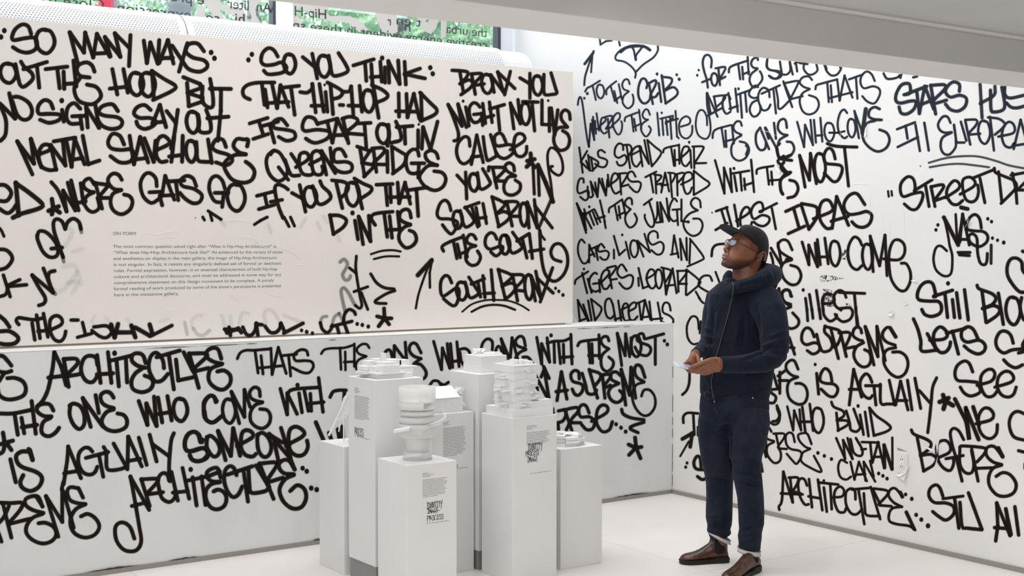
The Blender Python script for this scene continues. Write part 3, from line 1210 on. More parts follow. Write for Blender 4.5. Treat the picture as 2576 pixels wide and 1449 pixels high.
/1765,430 1830,405
~1920,285 1910,260 1870,275 1850,320 1870,360 1915,370
~1915,375 1850,430 1835,500 1870,560 1910,550 1960,490 1960,440 1940,400
~2015,270 2010,340 2030,380 2100,400 2140,430 2110,470 2060,470 2030,445
=
%w 24
/1405,620 1420,720 1440,830
/1405,620 1510,860
/1410,850 1500,800
/1500,800 1560,770
~1470,655 1580,645 1575,690 1500,760
/1475,660 1500,800
~1640,680 1620,640 1580,650 1560,720 1570,790 1600,830 1640,810
/1620,620 1645,790
/1690,575 1715,810
/1630,780 1715,750
.1722,577
/1700,640 1840,590
/1740,640 1757,870
/1790,620 1805,810
~1920,560 1890,545 1840,590 1830,640 1870,670 1920,665
~1920,690 1860,720 1835,790 1860,850 1900,855 1940,810 1945,750
@right 1880 150 4.025 24
~200,10 195,70 230,105 310,115 350,140 330,180 280,195 225,165
/330,20 350,150
~350,150 400,150 435,110 430,30
/430,20 460,150
/490,20 505,120
/480,40 520,20
~580,30 570,90 610,145 660,150 710,110 700,50
/530,35 610,45
~790,60 800,110 850,160 910,150 950,90 940,80
%w 30
/785,60 800,90
%w 26
~1380,140 1410,190 1460,195 1520,180 1540,160
/1560,150 1550,185
/1680,180 1720,170
=
%w 24
~225,380 215,310 160,285 120,330 110,400 140,490 170,515 210,500 235,455
/145,345 330,260
/265,310 290,545
~290,290 310,400 315,490 350,490 440,400
/365,220 440,400
/370,240 455,480
~370,240 510,215 510,250 440,390
/440,400 560,370
~655,205 620,170 560,180 530,230 570,275 630,295
~630,300 560,340 530,420 560,520 620,555 690,530 725,460 700,390 625,360
=
~690,300 700,260 760,240 910,200
/810,240 825,430
/845,260 857,430
/910,200 935,415 985,160 1065,385
/830,390 1065,330
/1030,200 1170,150
/1100,180 1115,395
~1290,215 1260,150 1210,120 1160,160 1145,230 1180,290 1270,270 1330,290 1345,340 1310,420 1270,445 1210,420 1165,370
@right 1430 80 4.025 24
~1460,1075 1465,1025 1500,985 1640,945
/1550,970 1580,1165
/1590,1000 1600,1165
/1655,945 1675,1130
/1590,1110 1660,1090
~1755,950 1740,910 1700,910 1670,960 1690,1010 1750,1040
~1750,1050 1690,1090 1650,1170 1660,1260 1720,1305 1790,1280 1830,1200 1800,1130 1735,1110
@right 1880 150 4.025 27
~130,690 90,750 90,850 130,915 180,900 190,840
/130,690 220,905
/180,690 215,800
/185,690 300,905
/270,640 290,800
~400,690 390,620 360,600 320,630 310,700 350,750 405,765
~405,765 330,810 310,870 330,850
~400,830 450,840 475,900 450,960 400,990 330,990 300,930 300,880
%w 24
/505,630 575,885 585,660 665,865 640,610
/675,610 695,840
/740,590 760,830
/690,770 760,765
O780,640,880,825
~1010,540 980,505 940,540 915,640 930,740 980,795 1010,780
O1015,600,1095,785
/1130,795 1085,520 1165,740 1195,500
%w 44
/1165,740 1200,500
%w 30
~1340,500 1290,480 1240,510 1230,570 1270,600 1350,610
/1290,610 1360,610
~1290,620 1220,640 1170,720 1180,820 1250,900 1330,930 1410,890 1440,810 1410,740 1340,710
=
~-10,870 10,900 -10,960
@right 1430 330 4.025 25
~-20,10 5,80 -20,160
@right 1430 330 4.025 23
%c 0
/110,165 145,420
/190,200 125,310 145,330 215,395
/180,300 215,395
/200,240 220,400
~220,260 300,310 290,350 240,400
/230,270 250,400
~370,215 330,190 300,210 310,260 370,280 395,310 370,360 320,360 270,330
~555,190 550,140 510,125 475,170 470,240 510,270 570,240 590,290 560,340 510,345 490,310
/590,150 625,375
~560,140 620,140 640,190 600,270
~640,240 730,190 730,155 680,160 640,220 650,320 690,360 730,310
/750,355 720,150 815,330 770,90
/800,90 845,355
~800,90 880,160 940,215 900,290 845,355
~960,215 970,180 1020,160 1120,140
/1040,165 1070,350
/1075,190 1080,350
/1120,135 1125,330
/1070,290 1130,290
~1140,270 1215,200 1215,160 1170,160 1145,230 1150,320 1190,355 1230,310
.1223,112
/1235,190 1245,370
/1270,160 1275,375
~1255,155 1360,155 1360,190 1280,320
/1280,325 1395,322
=
~155,520 150,480 110,490 90,580 110,630 200,600 200,670 170,700 120,665
~195,560 200,650 230,670 250,650
/250,650 225,510 295,665 270,520
/310,480 295,665
/310,480 380,650 395,490
/340,480 380,650
/400,440 410,560
~425,540 500,480 490,430 450,440 430,540 470,630 520,610
/520,430 535,640
~510,430 590,425 590,460 540,540
/540,560 610,540
~680,460 650,410 610,420 600,470 640,510 710,510 735,540 710,610 670,610 620,560
/780,465 890,410
/830,440 860,620
~870,440 940,450 930,480 890,520
/880,440 890,630
/890,540 940,530
/940,620 980,420 1020,610
/940,550 1010,540
/1030,430 1050,670
~1010,420 1080,430 1070,480 1045,520
/1100,440 1105,650
~1080,440 1160,420 1170,450 1110,520
~1140,540 1250,480 1240,420 1180,430 1160,530 1190,630 1230,620 1250,570
/1270,400 1270,640
~1270,400 1370,480 1425,520 1410,560 1270,645
=
/85,730 180,1030
/85,730 150,860 180,1000 155,830 235,985
/180,850 160,790
.212,765
/210,820 260,950
/190,830 260,790
/250,820 295,940
/270,800 325,920
/320,700 370,920
/280,890 370,860
/365,910 378,980
~410,820 415,780 460,750 530,700
/470,750 500,900
/510,760 525,880
/545,690 580,850
/510,850 570,820
~645,740 640,690 610,675 575,710 580,750 630,790
~630,790 580,850 580,920 620,975 670,950 695,890 670,835
/765,745 845,685
~820,720 860,850 870,930 850,970 810,950 775,880 775,845
~900,720 900,850 880,920 930,920
/900,720 935,920
/955,920 930,720 1020,910 995,680
~1100,710 1070,680 1030,750 1020,850 1060,910 1100,900
/1055,795 1130,790
/1100,800 1110,950
/1145,690 1145,910 1220,920
.1213,917,14
~1340,770 1330,700 1280,675 1240,720 1260,770 1310,800
~1310,800 1220,840 1165,920 1190,1010 1260,1060 1330,1030 1360,950 1330,890 1265,885
=
~165,1130 130,1095 100,1150 100,1240 140,1330 180,1335 210,1290
/210,1330 210,1150 265,1270
/210,1260 260,1240
/215,1200 300,1160
/275,1180 298,1305
~365,1180 330,1140 300,1180 310,1220 380,1210 410,1240 390,1295 350,1300 320,1275
/460,1200 462,1290
/460,1060 515,1255 575,1200
.545,1050
/580,1120 620,1290
O625,1105,705,1275
/760,1270 700,1110 825,1225 770,1040
~905,1080 900,1030 860,1010 815,1040 810,1100 850,1150 930,1120 965,1160 950,1230 900,1250 840,1205
/1050,1230 1070,1055 1115,1280
/1035,1250 1110,1235
/1145,1305 1130,1090 1200,1305 1195,1080
/1235,1100 1225,1340
~1230,1090 1310,1190 1370,1280 1340,1310 1205,1370
@right 1430 540 4.025 24
~65,700 75,660 130,620 200,575
/140,590 190,795
.157,550,13
/195,650 235,790
~290,600 260,590 215,650 220,740 270,780 320,760
/250,700 325,690
/310,660 320,785
~330,690 410,600 400,560 360,570 330,640 350,740 390,750 420,710
/410,570 440,745
~390,540 480,520 470,560 410,640
/430,660 490,650
~590,570 545,505 510,530 495,590 540,640 620,610 655,640 640,720 600,750 560,740 515,690
/708,640 712,720
/710,540 755,745 820,720
~790,650 870,600 860,560 820,560 790,640 820,730 860,745 890,700
O880,555,950,745
/960,540 990,810
~940,535 1030,560 1030,600 985,680
/990,800 1055,545 1095,795
/990,720 1080,710
/1105,570 1115,780
~1100,570 1190,570 1190,600 1120,690
/1120,700 1200,700
/1195,555 1190,810
~1200,560 1310,650 1330,700 1200,815
~1455,670 1430,620 1370,620 1330,660 1320,720 1390,770 1435,790
/1290,780 1330,850
~1320,840 1360,890 1400,900
/1490,580 1535,700
=
/120,1135 95,865 205,1085
/115,1075 185,1050
/210,1085 150,910
/200,870 235,1070
/230,855 270,1070
~230,855 300,910 335,945 320,1000 270,1070
~450,910 420,850 380,870 370,950 390,1030 430,1050 460,1020
/450,910 480,1080
/505,870 535,1080
/470,1060 540,1040
~540,960 600,930 590,900 560,910 545,980 570,1070 610,1070
~610,980 680,940 680,890 640,900 610,950 620,1050 660,1070 700,1030
/690,900 775,865
/715,890 740,1100 775,865 830,1060
/750,1040 830,1030
/820,880 845,1100
/905,890 940,1080
/840,1060 950,1050
~1035,970 1020,905 980,890 955,930 960,990 1020,1020 1060,1060 1060,1090
/940,1080 970,1095
=
~30,1135 60,1125 75,1130
~1320,1160 1310,1060 1280,1030 1240,1040 1200,1130 1210,1250 1260,1310 1320,1300
/1340,1080 1330,1200
@right 1430 330 4.025 26
%c 0
/1485,295 1580,630 1575,370 1655,615 1640,380
.1677,377
/1680,450 1705,605
/1650,430 1830,400
/1740,420 1755,600
/1780,480 1790,590
/1850,290 1880,615
/1780,550 1870,520
~1905,430 1910,390 1960,370 2085,350
/2010,370 2030,540
/2055,410 2065,540
/2040,500 2150,490
%w 30
~2180,250 2120,300 2150,340 2210,410 2240,420
~2250,240 2180,270
~2240,430 2150,490 2150,600 2170,640
@right 1880 150 4.025 34
%c 0
~300,900 320,990 370,1010 450,1020
~370,1040 340,1090 380,1140 440,1140
~430,1220 490,1240 515,1310 480,1380 410,1400
~380,1160 335,1230 340,1320 360,1360
/585,1290 530,970 630,1220 640,950 700,1255
O680,950,790,1235
~890,1005 870,930 830,895 790,930 775,1000 800,1050 880,1060 950,1075 960,1130 920,1220 870,1235 820,1190 780,1150
~810,850 870,870 940,880 1110,885
/985,900 1025,1280
%w 22
/830,740 920,740
/920,740 985,725
=
@right 1430 330 4.025 28
.1455,825,8
/1495,810 1610,770
/1550,800 1590,930
/1490,1000 1610,930
/1600,770 1660,990
/1680,745 1720,970
~1700,910 1825,830 1830,780 1790,770 1750,830 1740,930 1770,1000 1830,990 1860,920
~1975,790 1960,730 1920,720 1870,760 1850,830 1880,890 1960,850 2030,870 2030,920 1980,960 1920,950 1880,920
%w 36
/1940,815 1960,810
%w 28
/1950,810 2110,730
/2060,780 2100,990
=
~1450,1265 1460,1190 1500,1150 1580,1140
@right 1880 420 4.025 36
/390,450 520,390
/470,420 520,600
/415,675 580,600
~550,370 690,400 710,450 700,520 625,630
/545,380 625,630
~670,525 850,450 860,390 820,335 760,350 730,430 740,540 800,620 850,620
/860,620 905,300 1025,590
/850,550 1020,500
~1190,380 1110,270 1030,290 980,370 990,440 1040,480 1130,470 1210,450 1260,490 1240,570 1180,610 1110,600 1060,555
%w 30
~235,870 260,960 270,1100
/240,820 350,1000 310,770
~455,840 410,750 350,740 310,790 330,850 380,890 450,930
%w 44
/400,940 440,935
%w 32
~450,940 370,970 340,1030 370,1130 440,1190 510,1180 545,1100 510,1020 440,995
/555,760 625,990 622,790 712,1010 688,770
/710,735 740,990
/785,720 820,980
/720,910 820,910
O835,750,940,1000
~1160,790 1130,730 1080,710 1030,790 1020,900 1050,1000 1110,1040 1160,1000
O1165,780,1270,1035
/1275,1060 1245,700 1340,1000 1395,690 1415,1100
~1380,930 1530,940 1590,880 1590,790 1540,740 1480,750 1440,850 1435,990 1460,1140 1530,1240 1600,1250 1650,1160 1650,1060 1610,980 1560,975
=
.567,1245,17
/590,1330 605,1449
/630,1290 655,1449
/700,1250 730,1449
~760,1380 850,1380 880,1340 850,1290 790,1290 760,1350 770,1449
~1000,1320 980,1270 930,1250 880,1300 890,1400 950,1449
/930,1270 1190,1280
/1085,1290 1100,1449
~450,1310 420,1250 370,1250 350,1290 370,1360 440,1390
/320,1230 325,1270
@right 2016 140 4.025 36
%c 1
~1040,395 1100,380 1100,300 1070,280 1010,300 960,390 960,460 1010,480 1100,460 1160,465 1140,540 1070,590 1010,580 990,520
/1060,390 1270,310
/1170,370 1195,585 1250,310 1340,540
/1200,500 1350,440
/1310,300 1360,590
~1310,300 1450,295 1450,340 1350,440
/1370,480 1470,450
~1600,360 1600,290 1540,265 1480,310 1460,370 1510,420 1600,400 1670,430 1660,510 1590,560 1510,545 1460,490
%a 0.9
/1810,290 1830,630
~1960,310 1950,400 1810,485
%a 1
~1915,350 1920,540 1945,570 2030,555 2060,500 2030,320
~2060,320 2060,390 2110,430 2260,400
~2080,480 2120,520 2180,530 2260,510
=
%w 28
/970,745 1150,675
/1055,710 1075,840
/975,925 1180,825
/1155,700 1200,965
/1245,680 1290,960
~1510,680 1480,620 1430,620 1385,690 1400,750 1450,780 1520,775
~1520,780 1430,830 1410,920 1440,990 1500,1000 1560,930 1565,860
/1545,700 1570,880 1650,880
/1615,670 1670,860
~1660,650 1770,650 1770,700 1690,790
/1660,660 1710,900
~1700,800 1810,790
O1790,660,1910,890
/1910,620 1950,960
~1890,625 2000,640 2060,690 2030,740 1960,800
~1995,820 2150,780 2150,700 2100,670 2050,720 2030,820 2060,910 2120,930 2150,890
/2150,945 2220,650 2290,900
/2160,910 2290,890
=
%w 24
%a 0.75
.1205,1118,8
~1290,1085 1450,1040 1600,1020 1780,1020 1950,1060 2100,1110 2250,1140
~1300,1130 1450,1105 1600,1095 1750,1110 1900,1130
%a 1
@right 1880 420 4.025 34
%c 0
=
%w 24
/1425,245 1432,300
/1460,245 1465,290
%w 34
~1700,240 1695,160 1670,110 1620,100 1560,160 1550,240 1580,300 1680,270 1770,260 1770,330 1720,420 1660,430 1590,375
/1690,240 1870,130
/1805,190 1840,400
/1860,200 1900,400
~1860,200 1970,180 1985,210 1900,330
/1890,345 2020,300
~2010,310 2140,220 2140,160 2090,140 2030,210 2020,290 2070,370 2130,380 2180,340
%w 44
/2165,410 2230,425
/1990,510 2135,790
%w 28
~1995,520 2030,680 2050,800 2075,900 2070,1050 2040,1100 1980,1100 1910,1040 1885,930 1910,820 1960,800 2020,850
/2110,480 2125,760
/2180,490 2130,790
=
.1930,587,17 1910,637,17
@right 2176 400 5.6375 46
~1350,500 1540,390 1560,320 1500,260 1430,265 1385,310 1390,440 1430,570 1510,610 1580,570 1610,470 1600,370
/1530,270 1830,150
/1630,270 1700,620
~1835,130 1850,190 1960,240 2100,300 2150,370 2110,450 1930,630
/1895,180 1940,600
~2070,230 2280,190
~2090,200 2110,300 2140,450 2155,630
~2160,440 2270,330
/2170,440 2280,440
=
/1385,780 1345,1180
/1385,780 1480,1220
/1355,1140 1470,1140
~1650,980 1630,860 1590,800 1540,790 1480,840 1440,930 1460,1000 1560,1020 1680,1030 1740,1090 1730,1170 1660,1230 1590,1240 1500,1190 1470,1110 1510,1060 1560,1080 1590,1140 1595,1300 1610,1400 1640,1480 1700,1500 1730,1440 1735,1340
/1320,1325 1490,1325
/1340,1360 1480,1370
.1742,848,24 1795,888,24 1808,1122,23 1880,1152,23 1968,1184,27
%a 0.9
/1790,1220 1788,1480
%a 1
@right 2176 400 5.6375 40
@right 2016 560 4.025 38
=
~2240,290 2270,300
~2270,520 2240,480 2230,400 2180,360 2120,370 2085,440 2090,540 2150,640 2210,700 2260,705
~1340,750 1360,740 1330,620 1270,600 1210,640 1175,720 1190,780 1290,795 1390,800 1420,860 1400,920 1320,950 1250,930 1220,880
/1340,745 1530,685
/1455,730 1480,960
.1485,615,21
/1530,780 1550,960
/1572,710 1605,965
/1652,680 1690,985
/1830,700 1870,1010
~1780,635 1800,670 1930,720 1970,770 1930,830 1835,870
~1835,870 1950,840 2010,880 1980,940 1880,1010
/1995,715 2045,1030
O2070,755,2215,1030
~2230,760 2215,860 2250,980 2300,1000
=
~1135,975 1180,1080 1210,1200 1220,1300 1380,1290
/1275,1125 1370,1290
~1300,1190 1440,1180 1480,1130 1440,1070 1390,1060 1340,1130 1350,1240 1400,1310 1460,1310 1500,1260 1510,1210
/1470,1120 1660,1070
/1530,1100 1590,1330
~1790,1180 1740,1080 1680,1055 1625,1100 1625,1170 1680,1210 1800,1190 1860,1240 1850,1300 1790,1330 1710,1300 1650,1250
~2145,1220 2120,1140 2070,1100 2010,1110 1970,1190 1985,1270 2050,1320 2130,1290 2220,1280
~2050,1390 2100,1440 2170,1470 2240,1440
~2260,1300 2240,1240 2270,1180
/2200,1320 2270,1300
@right 2016 800 4.025 34
~130,190 100,120 50,100 10,150 5,230 50,270 130,250 180,270 180,330 120,365 60,330
~155,165 185,280 220,340 290,325 320,270
~320,285 290,200 235,140 240,80
~240,85 380,125 400,180 370,260 340,300
/300,115 375,410
/400,160 455,390
~380,150 480,145 490,190 450,280
/445,310 540,290
~610,150 600,110 565,90 530,120 525,180 580,220 620,230
~630,250 560,290 530,370 560,450 620,495 680,480 705,420 690,350 640,320
/645,85 735,475
/650,90 775,390 765,85 850,430
%w 42
~955,190 900,100
%w 34
~955,190 890,95 840,120 820,180 860,240 950,275
~955,300 870,320 835,380 840,470 900,560 980,600 1050,560 1080,470 1060,390 1000,345 925,345
/560,-20 575,90
=
.140,470,16
/155,560 175,770
~310,640 290,550 240,510 200,560 190,630 240,660 330,670 370,720 340,790 280,790 200,720
/485,880 530,520 610,800
/485,722 600,722
~715,650 690,590 650,565 600,630 600,720 640,790 690,815 720,785
/650,685 800,685
/735,690 755,880
~800,670 805,860 870,870 940,870
/890,630 945,880
/955,880 1005,640 1080,930
/960,835 1070,835
/1075,630 1120,930
/1150,610 1208,915
/1195,735 1300,855
~1370,605 1330,700 1315,850 1300,1000 1280,1160
%w 50
/1435,780 1460,850 1440,920
/1400,850 1490,810
/1460,840 1535,885
%w 36
=
~1735,545 1700,460 1650,435 1580,480 1555,560 1580,630 1680,640 1780,650
~1780,680 1920,640 1960,570 1930,520 1870,530 1820,590 1820,700 1870,790 1940,790 1990,730
~1960,700 2120,650 2150,600 2110,545 2050,545 1995,600 1985,700 2030,780 2100,800 2150,770 2175,700
~1800,690 1810,750 1720,790 1650,760 1610,700
%w 44
~1555,820 1620,950 1670,1060 1700,1230 1665,910
/1665,910 1795,1230
/1740,900 1800,1080
%w 36
~1770,1070 1920,1030 1945,970 1900,915 1840,920 1795,1000 1800,1120 1850,1200 1920,1220 1975,1170 1985,1080
~2260,970 2190,945 2130,980 2105,1080 2150,1200 2270,1240
%w 30
=
/10,900 40,1150
/85,870 120,1140
/10,1050 110,1050
O110,910,225,1160
~305,850 330,900 420,940 430,990 360,1035
~360,1035 460,1040 470,1080 370,1140
/355,960 375,1140
~455,940 490,1060 500,1130 560,1150 600,1110
/530,920 600,1110
/595,980 630,1180
.575,890
/645,950 680,1195
/690,910 735,1190
~690,910 760,990 860,1060 905,1110 860,1150 735,1190
@right 1880 700 4.025 32
~765,295 780,380 840,435 900,400 905,370
~945,305 1040,300 1068,350 1040,415 970,440 915,405 890,365
/1098,290 1112,480
/604,310 612,430
/654,310 665,405
/729,310 742,410
~440,180 430,130 390,115 355,150 360,210 400,260 440,285
~440,290 390,310
~460,350 520,420 510,480 450,510 400,490
/320,110 322,150
/425,600 480,770
/430,700 475,705
=
~515,920 480,840 440,830 395,870 400,930 450,980 510,1000
~510,1000 430,1040 405,1120 430,1220 510,1275 580,1260 610,1180 590,1100 540,1065 490,1065
/330,950 330,1165
/265,970 310,1120
~390,930 310,990
/320,1035 410,1035
/220,1130 310,1120
~230,1150 290,1200 270,1260 220,1260
~300,1290 330,1380 300,1440 260,1449
@right 1880 1040 4.025 26
/405,-70 465,170 475,-30 545,170 530,-40
~200,60 260,110 310,100 330,40 300,-50
=
/150,300 190,440 190,250
~245,185 215,140 180,160 170,210 210,260 270,280
~270,290 205,330 205,420 270,500 330,480 340,400 310,340
/290,205 320,350
~265,205 370,205 370,250 320,320
/320,355 400,360
~480,290 460,210 420,195 390,230 395,310 440,360 530,380 550,430 500,510 460,480 400,410
~650,310 610,210 560,200 515,220 530,280 590,340 635,355
~635,360 560,400 545,480 620,540 750,590 675,430
.715,400,18 780,430,18 852,462,18
~140,500 155,590
=
%w 28
/900,250 990,460 970,270 1065,460 1015,250
~1045,260 1080,400 1150,430 1165,370 1100,250
/1160,290 1330,295
/1155,365 1200,360
/1245,300 1265,500
/1270,490 1325,290 1385,550
/1285,440 1370,440
%w 38
/1385,320 1390,550
/1385,320 1465,565
%w 26
/1468,245 1470,560
~1010,500 950,470 920,540 940,640 1000,670 1050,640
/1045,490 1085,670
/1085,670 1130,490 1210,685
/1100,620 1195,615
/1180,490 1295,690
/1243,480 1280,640
/1178,490 1196,680
.1330,608,18 1373,632,18 1415,660,18
=
%w 30
~325,975 320,940 350,880 365,590
/365,590 460,900
/340,810 560,820
~420,650 510,650 510,700 460,790
/435,660 460,900
/460,790 540,810
~605,730 580,670 540,660 515,710 530,830 580,920 620,920
/625,665 655,950
/715,670 760,980
/620,840 740,860
.775,680,14
/775,750 805,995
/735,700 920,720
/840,720 855,970
~870,850 960,840 980,780 940,740 890,780 880,880 920,990 980,1000 1000,960
~1095,870 1090,790 1050,760 1000,800 1000,920 1050,1010 1110,1020 1160,970
/1060,770 1230,755
/1125,770 1185,1120
~1180,810 1190,950 1210,1030 1340,1040
/1250,745 1345,1070
/1270,765 1350,930
~1280,760 1410,780 1420,820 1330,920
/1340,930 1460,940
~1570,840 1500,760 1450,770 1430,830 1480,900 1565,945
~1565,945 1470,960 1435,1020 1440,1090 1510,1120 1640,1140 1700,1180
%w 40
/1550,800 1570,845
/1610,1000 1690,1170
%w 30
.1603,820,18 1665,865,20 1710,1027,20 1762,1075,21 1830,1138,24
@right 2176 1060 3.725 32
~435,80 460,120 580,170 620,210 600,260 520,320
~520,320 620,310 670,350 640,410 550,465
/490,150 550,465
~690,340 790,290 800,230 760,180 700,190 670,250 690,370 740,440 800,460 830,400 830,350
~925,170 880,90 830,65 800,110 820,230 860,360 890,480 910,560
/760,350 920,320
~890,240 890,400 940,480 1000,480 1020,400 1000,280
~890,240 920,230 1120,250 1120,300 1050,380
/1000,260 1060,560
/1040,440 1190,435
%w 42
~1290,330 1250,250
%w 34
~1290,330 1210,235 1140,250 1140,320 1200,380 1280,405
~1280,410 1200,440 1160,520 1170,610 1240,690 1330,700 1400,660 1415,580 1360,500 1290,480 1230,515
/1440,275 1500,290
/1500,400 1500,440
=
%w 34
~730,700 700,620 660,595 610,630 600,700 650,760 760,765 830,800 830,870 760,925 690,890 635,845
%w 30
/730,725 920,700
%w 36
/840,720 880,1000
~890,760 910,980 960,1000 1095,1015
/970,670 1095,1010
/1225,1120 1245,980 1235,765
/1235,765 1360,1070 1320,820
/1320,820 1370,1060
/1215,995 1340,1005
/1405,800 1440,1065
@right 1680 880 3.813 28
~210,210 205,320 180,390 140,430
~150,700 150,640 190,605 290,610
/245,625 255,815
/290,740 290,820
%w 40
/235,800 140,855
/235,800 215,930
%w 22
/200,880 120,1020
.185,1085,15 172,1125,15
%w 34
~320,1120 310,1040 280,1020 250,1080 270,1140 340,1150
~285,1215 330,1245 370,1230
"""
# ------------------------------------------------------------------ spray lettering: every stroke is a flat soft-edged band of paint on its wall
GLYPH_O = [(50, 0), (80, 8), (100, 40), (97, 70), (72, 97), (45, 100), (15, 82), (0, 45), (12, 12), (35, 0), (55, 2)]
def cr(pts, n=7):
    """Catmull-Rom through pts"""
    P = [np.array(p, float) for p in pts]
    if len(P) < 3: return resample(P)
    P = [2*P[0]-P[1]] + P + [2*P[-1]-P[-2]]; out = []
    for i in range(1, len(P)-2):
        a, b_, c, d = P[i-1:i+3]; m = max(3, min(10, int(np.linalg.norm(c-b_)/5)))
        for k in range(m):
            t = k/m; out.append(.5*((2*b_)+(-a+c)*t+(2*a-5*b_+4*c-d)*t*t+(-a+3*b_-3*c+d)*t**3))
    out.append(P[-2]); return out
def resample(P):
    out = []
    for i in range(len(P)-1):
        m = max(2, min(8, int(np.linalg.norm(P[i+1]-P[i])/12)))
        for k in range(m): out.append(P[i]+(P[i+1]-P[i])*k/m)
    out.append(P[-1]); return out
class Spray:
    def __init__(s): s.v = []; s.a = []; s.f = []
SK = [0]
def band(S, pts, wpx, proj, alpha, soft=.30, wob=.06):
    SK[0] += 1; k0 = (SK[0] % 180)*6e-6+.0003
    P = np.array(pts); n = len(P); T = np.gradient(P, axis=0); T /= (np.linalg.norm(T, axis=1, keepdims=True)+1e-9)
    N = np.stack([-T[:, 1], T[:, 0]], 1); ho, hi = wpx/2*(1+soft), wpx/2*(1-soft)
    rng = random.Random(SK[0]); base = len(S.v); ww = 1.0
    for i in range(n):
        ww += (1+rng.uniform(-wob, wob)-ww)*.5; off = k0+i*2e-7
        for r, a in ((-ho, 0), (-hi, 1), (hi, 1), (ho, 0)):
            q = P[i]+N[i]*r*ww; S.v.append(proj(q[0], q[1], off)); S.a.append(a*alpha)
    for i in range(n-1):
        for j in range(3):
            a = base+i*4+j; S.f.append((a, a+1, a+5, a+4))
    for end, sg in ((0, -1), (n-1, 1)):
        c = len(S.v); S.v.append(proj(P[end][0], P[end][1], k0+(end)*2e-7)); S.a.append(alpha)
        m = 7; ri = []; ro = []
        for j in range(m+1):
            th = -math.pi/2+math.pi*j/m; d = T[end]*sg*math.cos(th)+N[end]*math.sin(th)
            ri.append(len(S.v)); q = P[end]+d*hi; S.v.append(proj(q[0], q[1], k0+end*2e-7)); S.a.append(alpha)
            ro.append(len(S.v)); q = P[end]+d*ho; S.v.append(proj(q[0], q[1], k0+end*2e-7)); S.a.append(0)
        for j in range(m):
            S.f.append((c, ri[j], ri[j+1])); S.f.append((ri[j], ro[j], ro[j+1], ri[j+1]))
def dot(S, x, y, r, proj, alpha, soft=.3):
    SK[0] += 1; off = (SK[0] % 180)*6e-6+.0003; c = len(S.v); S.v.append(proj(x, y, off)); S.a.append(alpha); m = 14
    for rr, a in ((r*(1-soft*.6), alpha), (r*(1+soft*.6), 0)):
        for j in range(m):
            t = 2*math.pi*j/m; S.v.append(proj(x+math.cos(t)*rr*.92, y+math.sin(t)*rr*1.05, off)); S.a.append(a)
    for j in range(m):
        k = (j+1) % m; S.f.append((c, c+1+j, c+1+k)); S.f.append((c+1+j, c+1+m+j, c+1+m+k, c+1+k))
def finish(S, name, mat, parent):
    me = bpy.data.meshes.new(name); me.from_pydata([tuple(p) for p in S.v], [], S.f); me.update()
    at = me.attributes.new('a', 'FLOAT', 'POINT'); at.data.foreach_set('value', S.a)
    return link(name, me, mat, parent)
def P_panel(x, y, o): p = on_plane(x, y, 1, YP); p[1] -= o; return p
def P_low(x, y, o): p = on_plane(x, y, 1, YW); p[1] -= o; return p
def P_right(x, y, o): p = on_plane(x, y, 0, XR); p[0] -= o; return p
def draw(data):
    S = None; proj = None; parent = None; ox = oy = 0; sc = 1; wz = 30; al = 1.0; colr = 0; surf = ''
    def flush():
        nonlocal S
        if S and S.f: finish(S, 'spray_lettering', M['spray_hazed' if colr else 'spray'], parent)
        S = Spray()
    S = Spray()
    for ln in data.strip().split('\n'):
        ln = ln.strip()
        if not ln: continue
        h = ln[0]
        if h == '@':
            flush(); t = ln[1:].split(); ox, oy, sc, wz = map(float, t[1:]); al = 1.0
            wk = {'panel': .85, 'low': .86, 'right': .93}[t[0]]; wz *= wk
            proj, parent = {'panel': (P_panel, pan), 'low': (P_low, low), 'right': (P_right, right)}[t[0]]
            if t[0] != 'right': colr = 0
        elif h == '=': flush()
        elif h == '%':
            k, v = ln[1:].split()
            if k == 'w': wz = float(v)*wk
            if k == 'a': al = float(v)*(.6 if float(v) < .35 else 1)
            if k == 'c': flush(); colr = int(v)
        elif h == 'O':
            a, b_, c, d = map(float, ln[1:].split(','))
            pts = [(ox+(a+(c-a)*x/100)/sc, oy+(b_+(d-b_)*y/100)/sc) for x, y in GLYPH_O]; band(S, cr(pts), wz/sc, proj, al)
        elif h == '.':
            for t in ln[1:].split():
                q = list(map(float, t.split(','))); r = (q[2] if len(q) > 2 else wz*.62)/sc; dot(S, ox+q[0]/sc, oy+q[1]/sc, r*1.05, proj, al)
        else:
            pts = [np.array([ox+float(a)/sc, oy+float(b_)/sc]) for a, b_ in (t.split(',') for t in ln[1:].split())]
            if h == '~': band(S, cr(pts), wz/sc, proj, al)
            else:
                for i in range(len(pts)-1): band(S, resample(pts[i:i+2]), wz/sc, proj, al)
    flush()
draw(SPRAY)
# ------------------------------------------------------------------ printed wall text (real words on the panel)
TX = ["The most common question asked right after \u201cWhat is Hip-Hop Architecture?\u201d is", "\u201cWhat does Hip-Hop Architecture look like?\u201d As evidenced by the variety of styles", "and aesthetics on display in the main gallery, the image of Hip-Hop Architecture",
      "is not singular. In fact, it resists any singularly defined set of formal or aesthetic", "rules. Formal expression, however, is an essential characteristic of both hip-hop", "culture and architectural discourse, and must be addressed in some way for any",
      "comprehensive statement on this design movement to be complete. A purely", "formal reading of work produced by some of the show\u2019s participants is presented", "here in the mezzanine gallery."]
EX = [695, 711, 696, 708, 697, 708, 689, 706, 450]
lay_text("ON FORM", 284, 591, .0165, M['textgrey'], pan, 1, YP-.0006, end_px=(342, 591), name='printed_text')
for i, s in enumerate(TX):
    yb = 622+i*(744-622)/8.0*1.0
    lay_text(s, 284.5+i*.25, yb+1.5, .0162, M['textgrey'], pan, 1, YP-.0006, end_px=(EX[i], yb), name='printed_text')

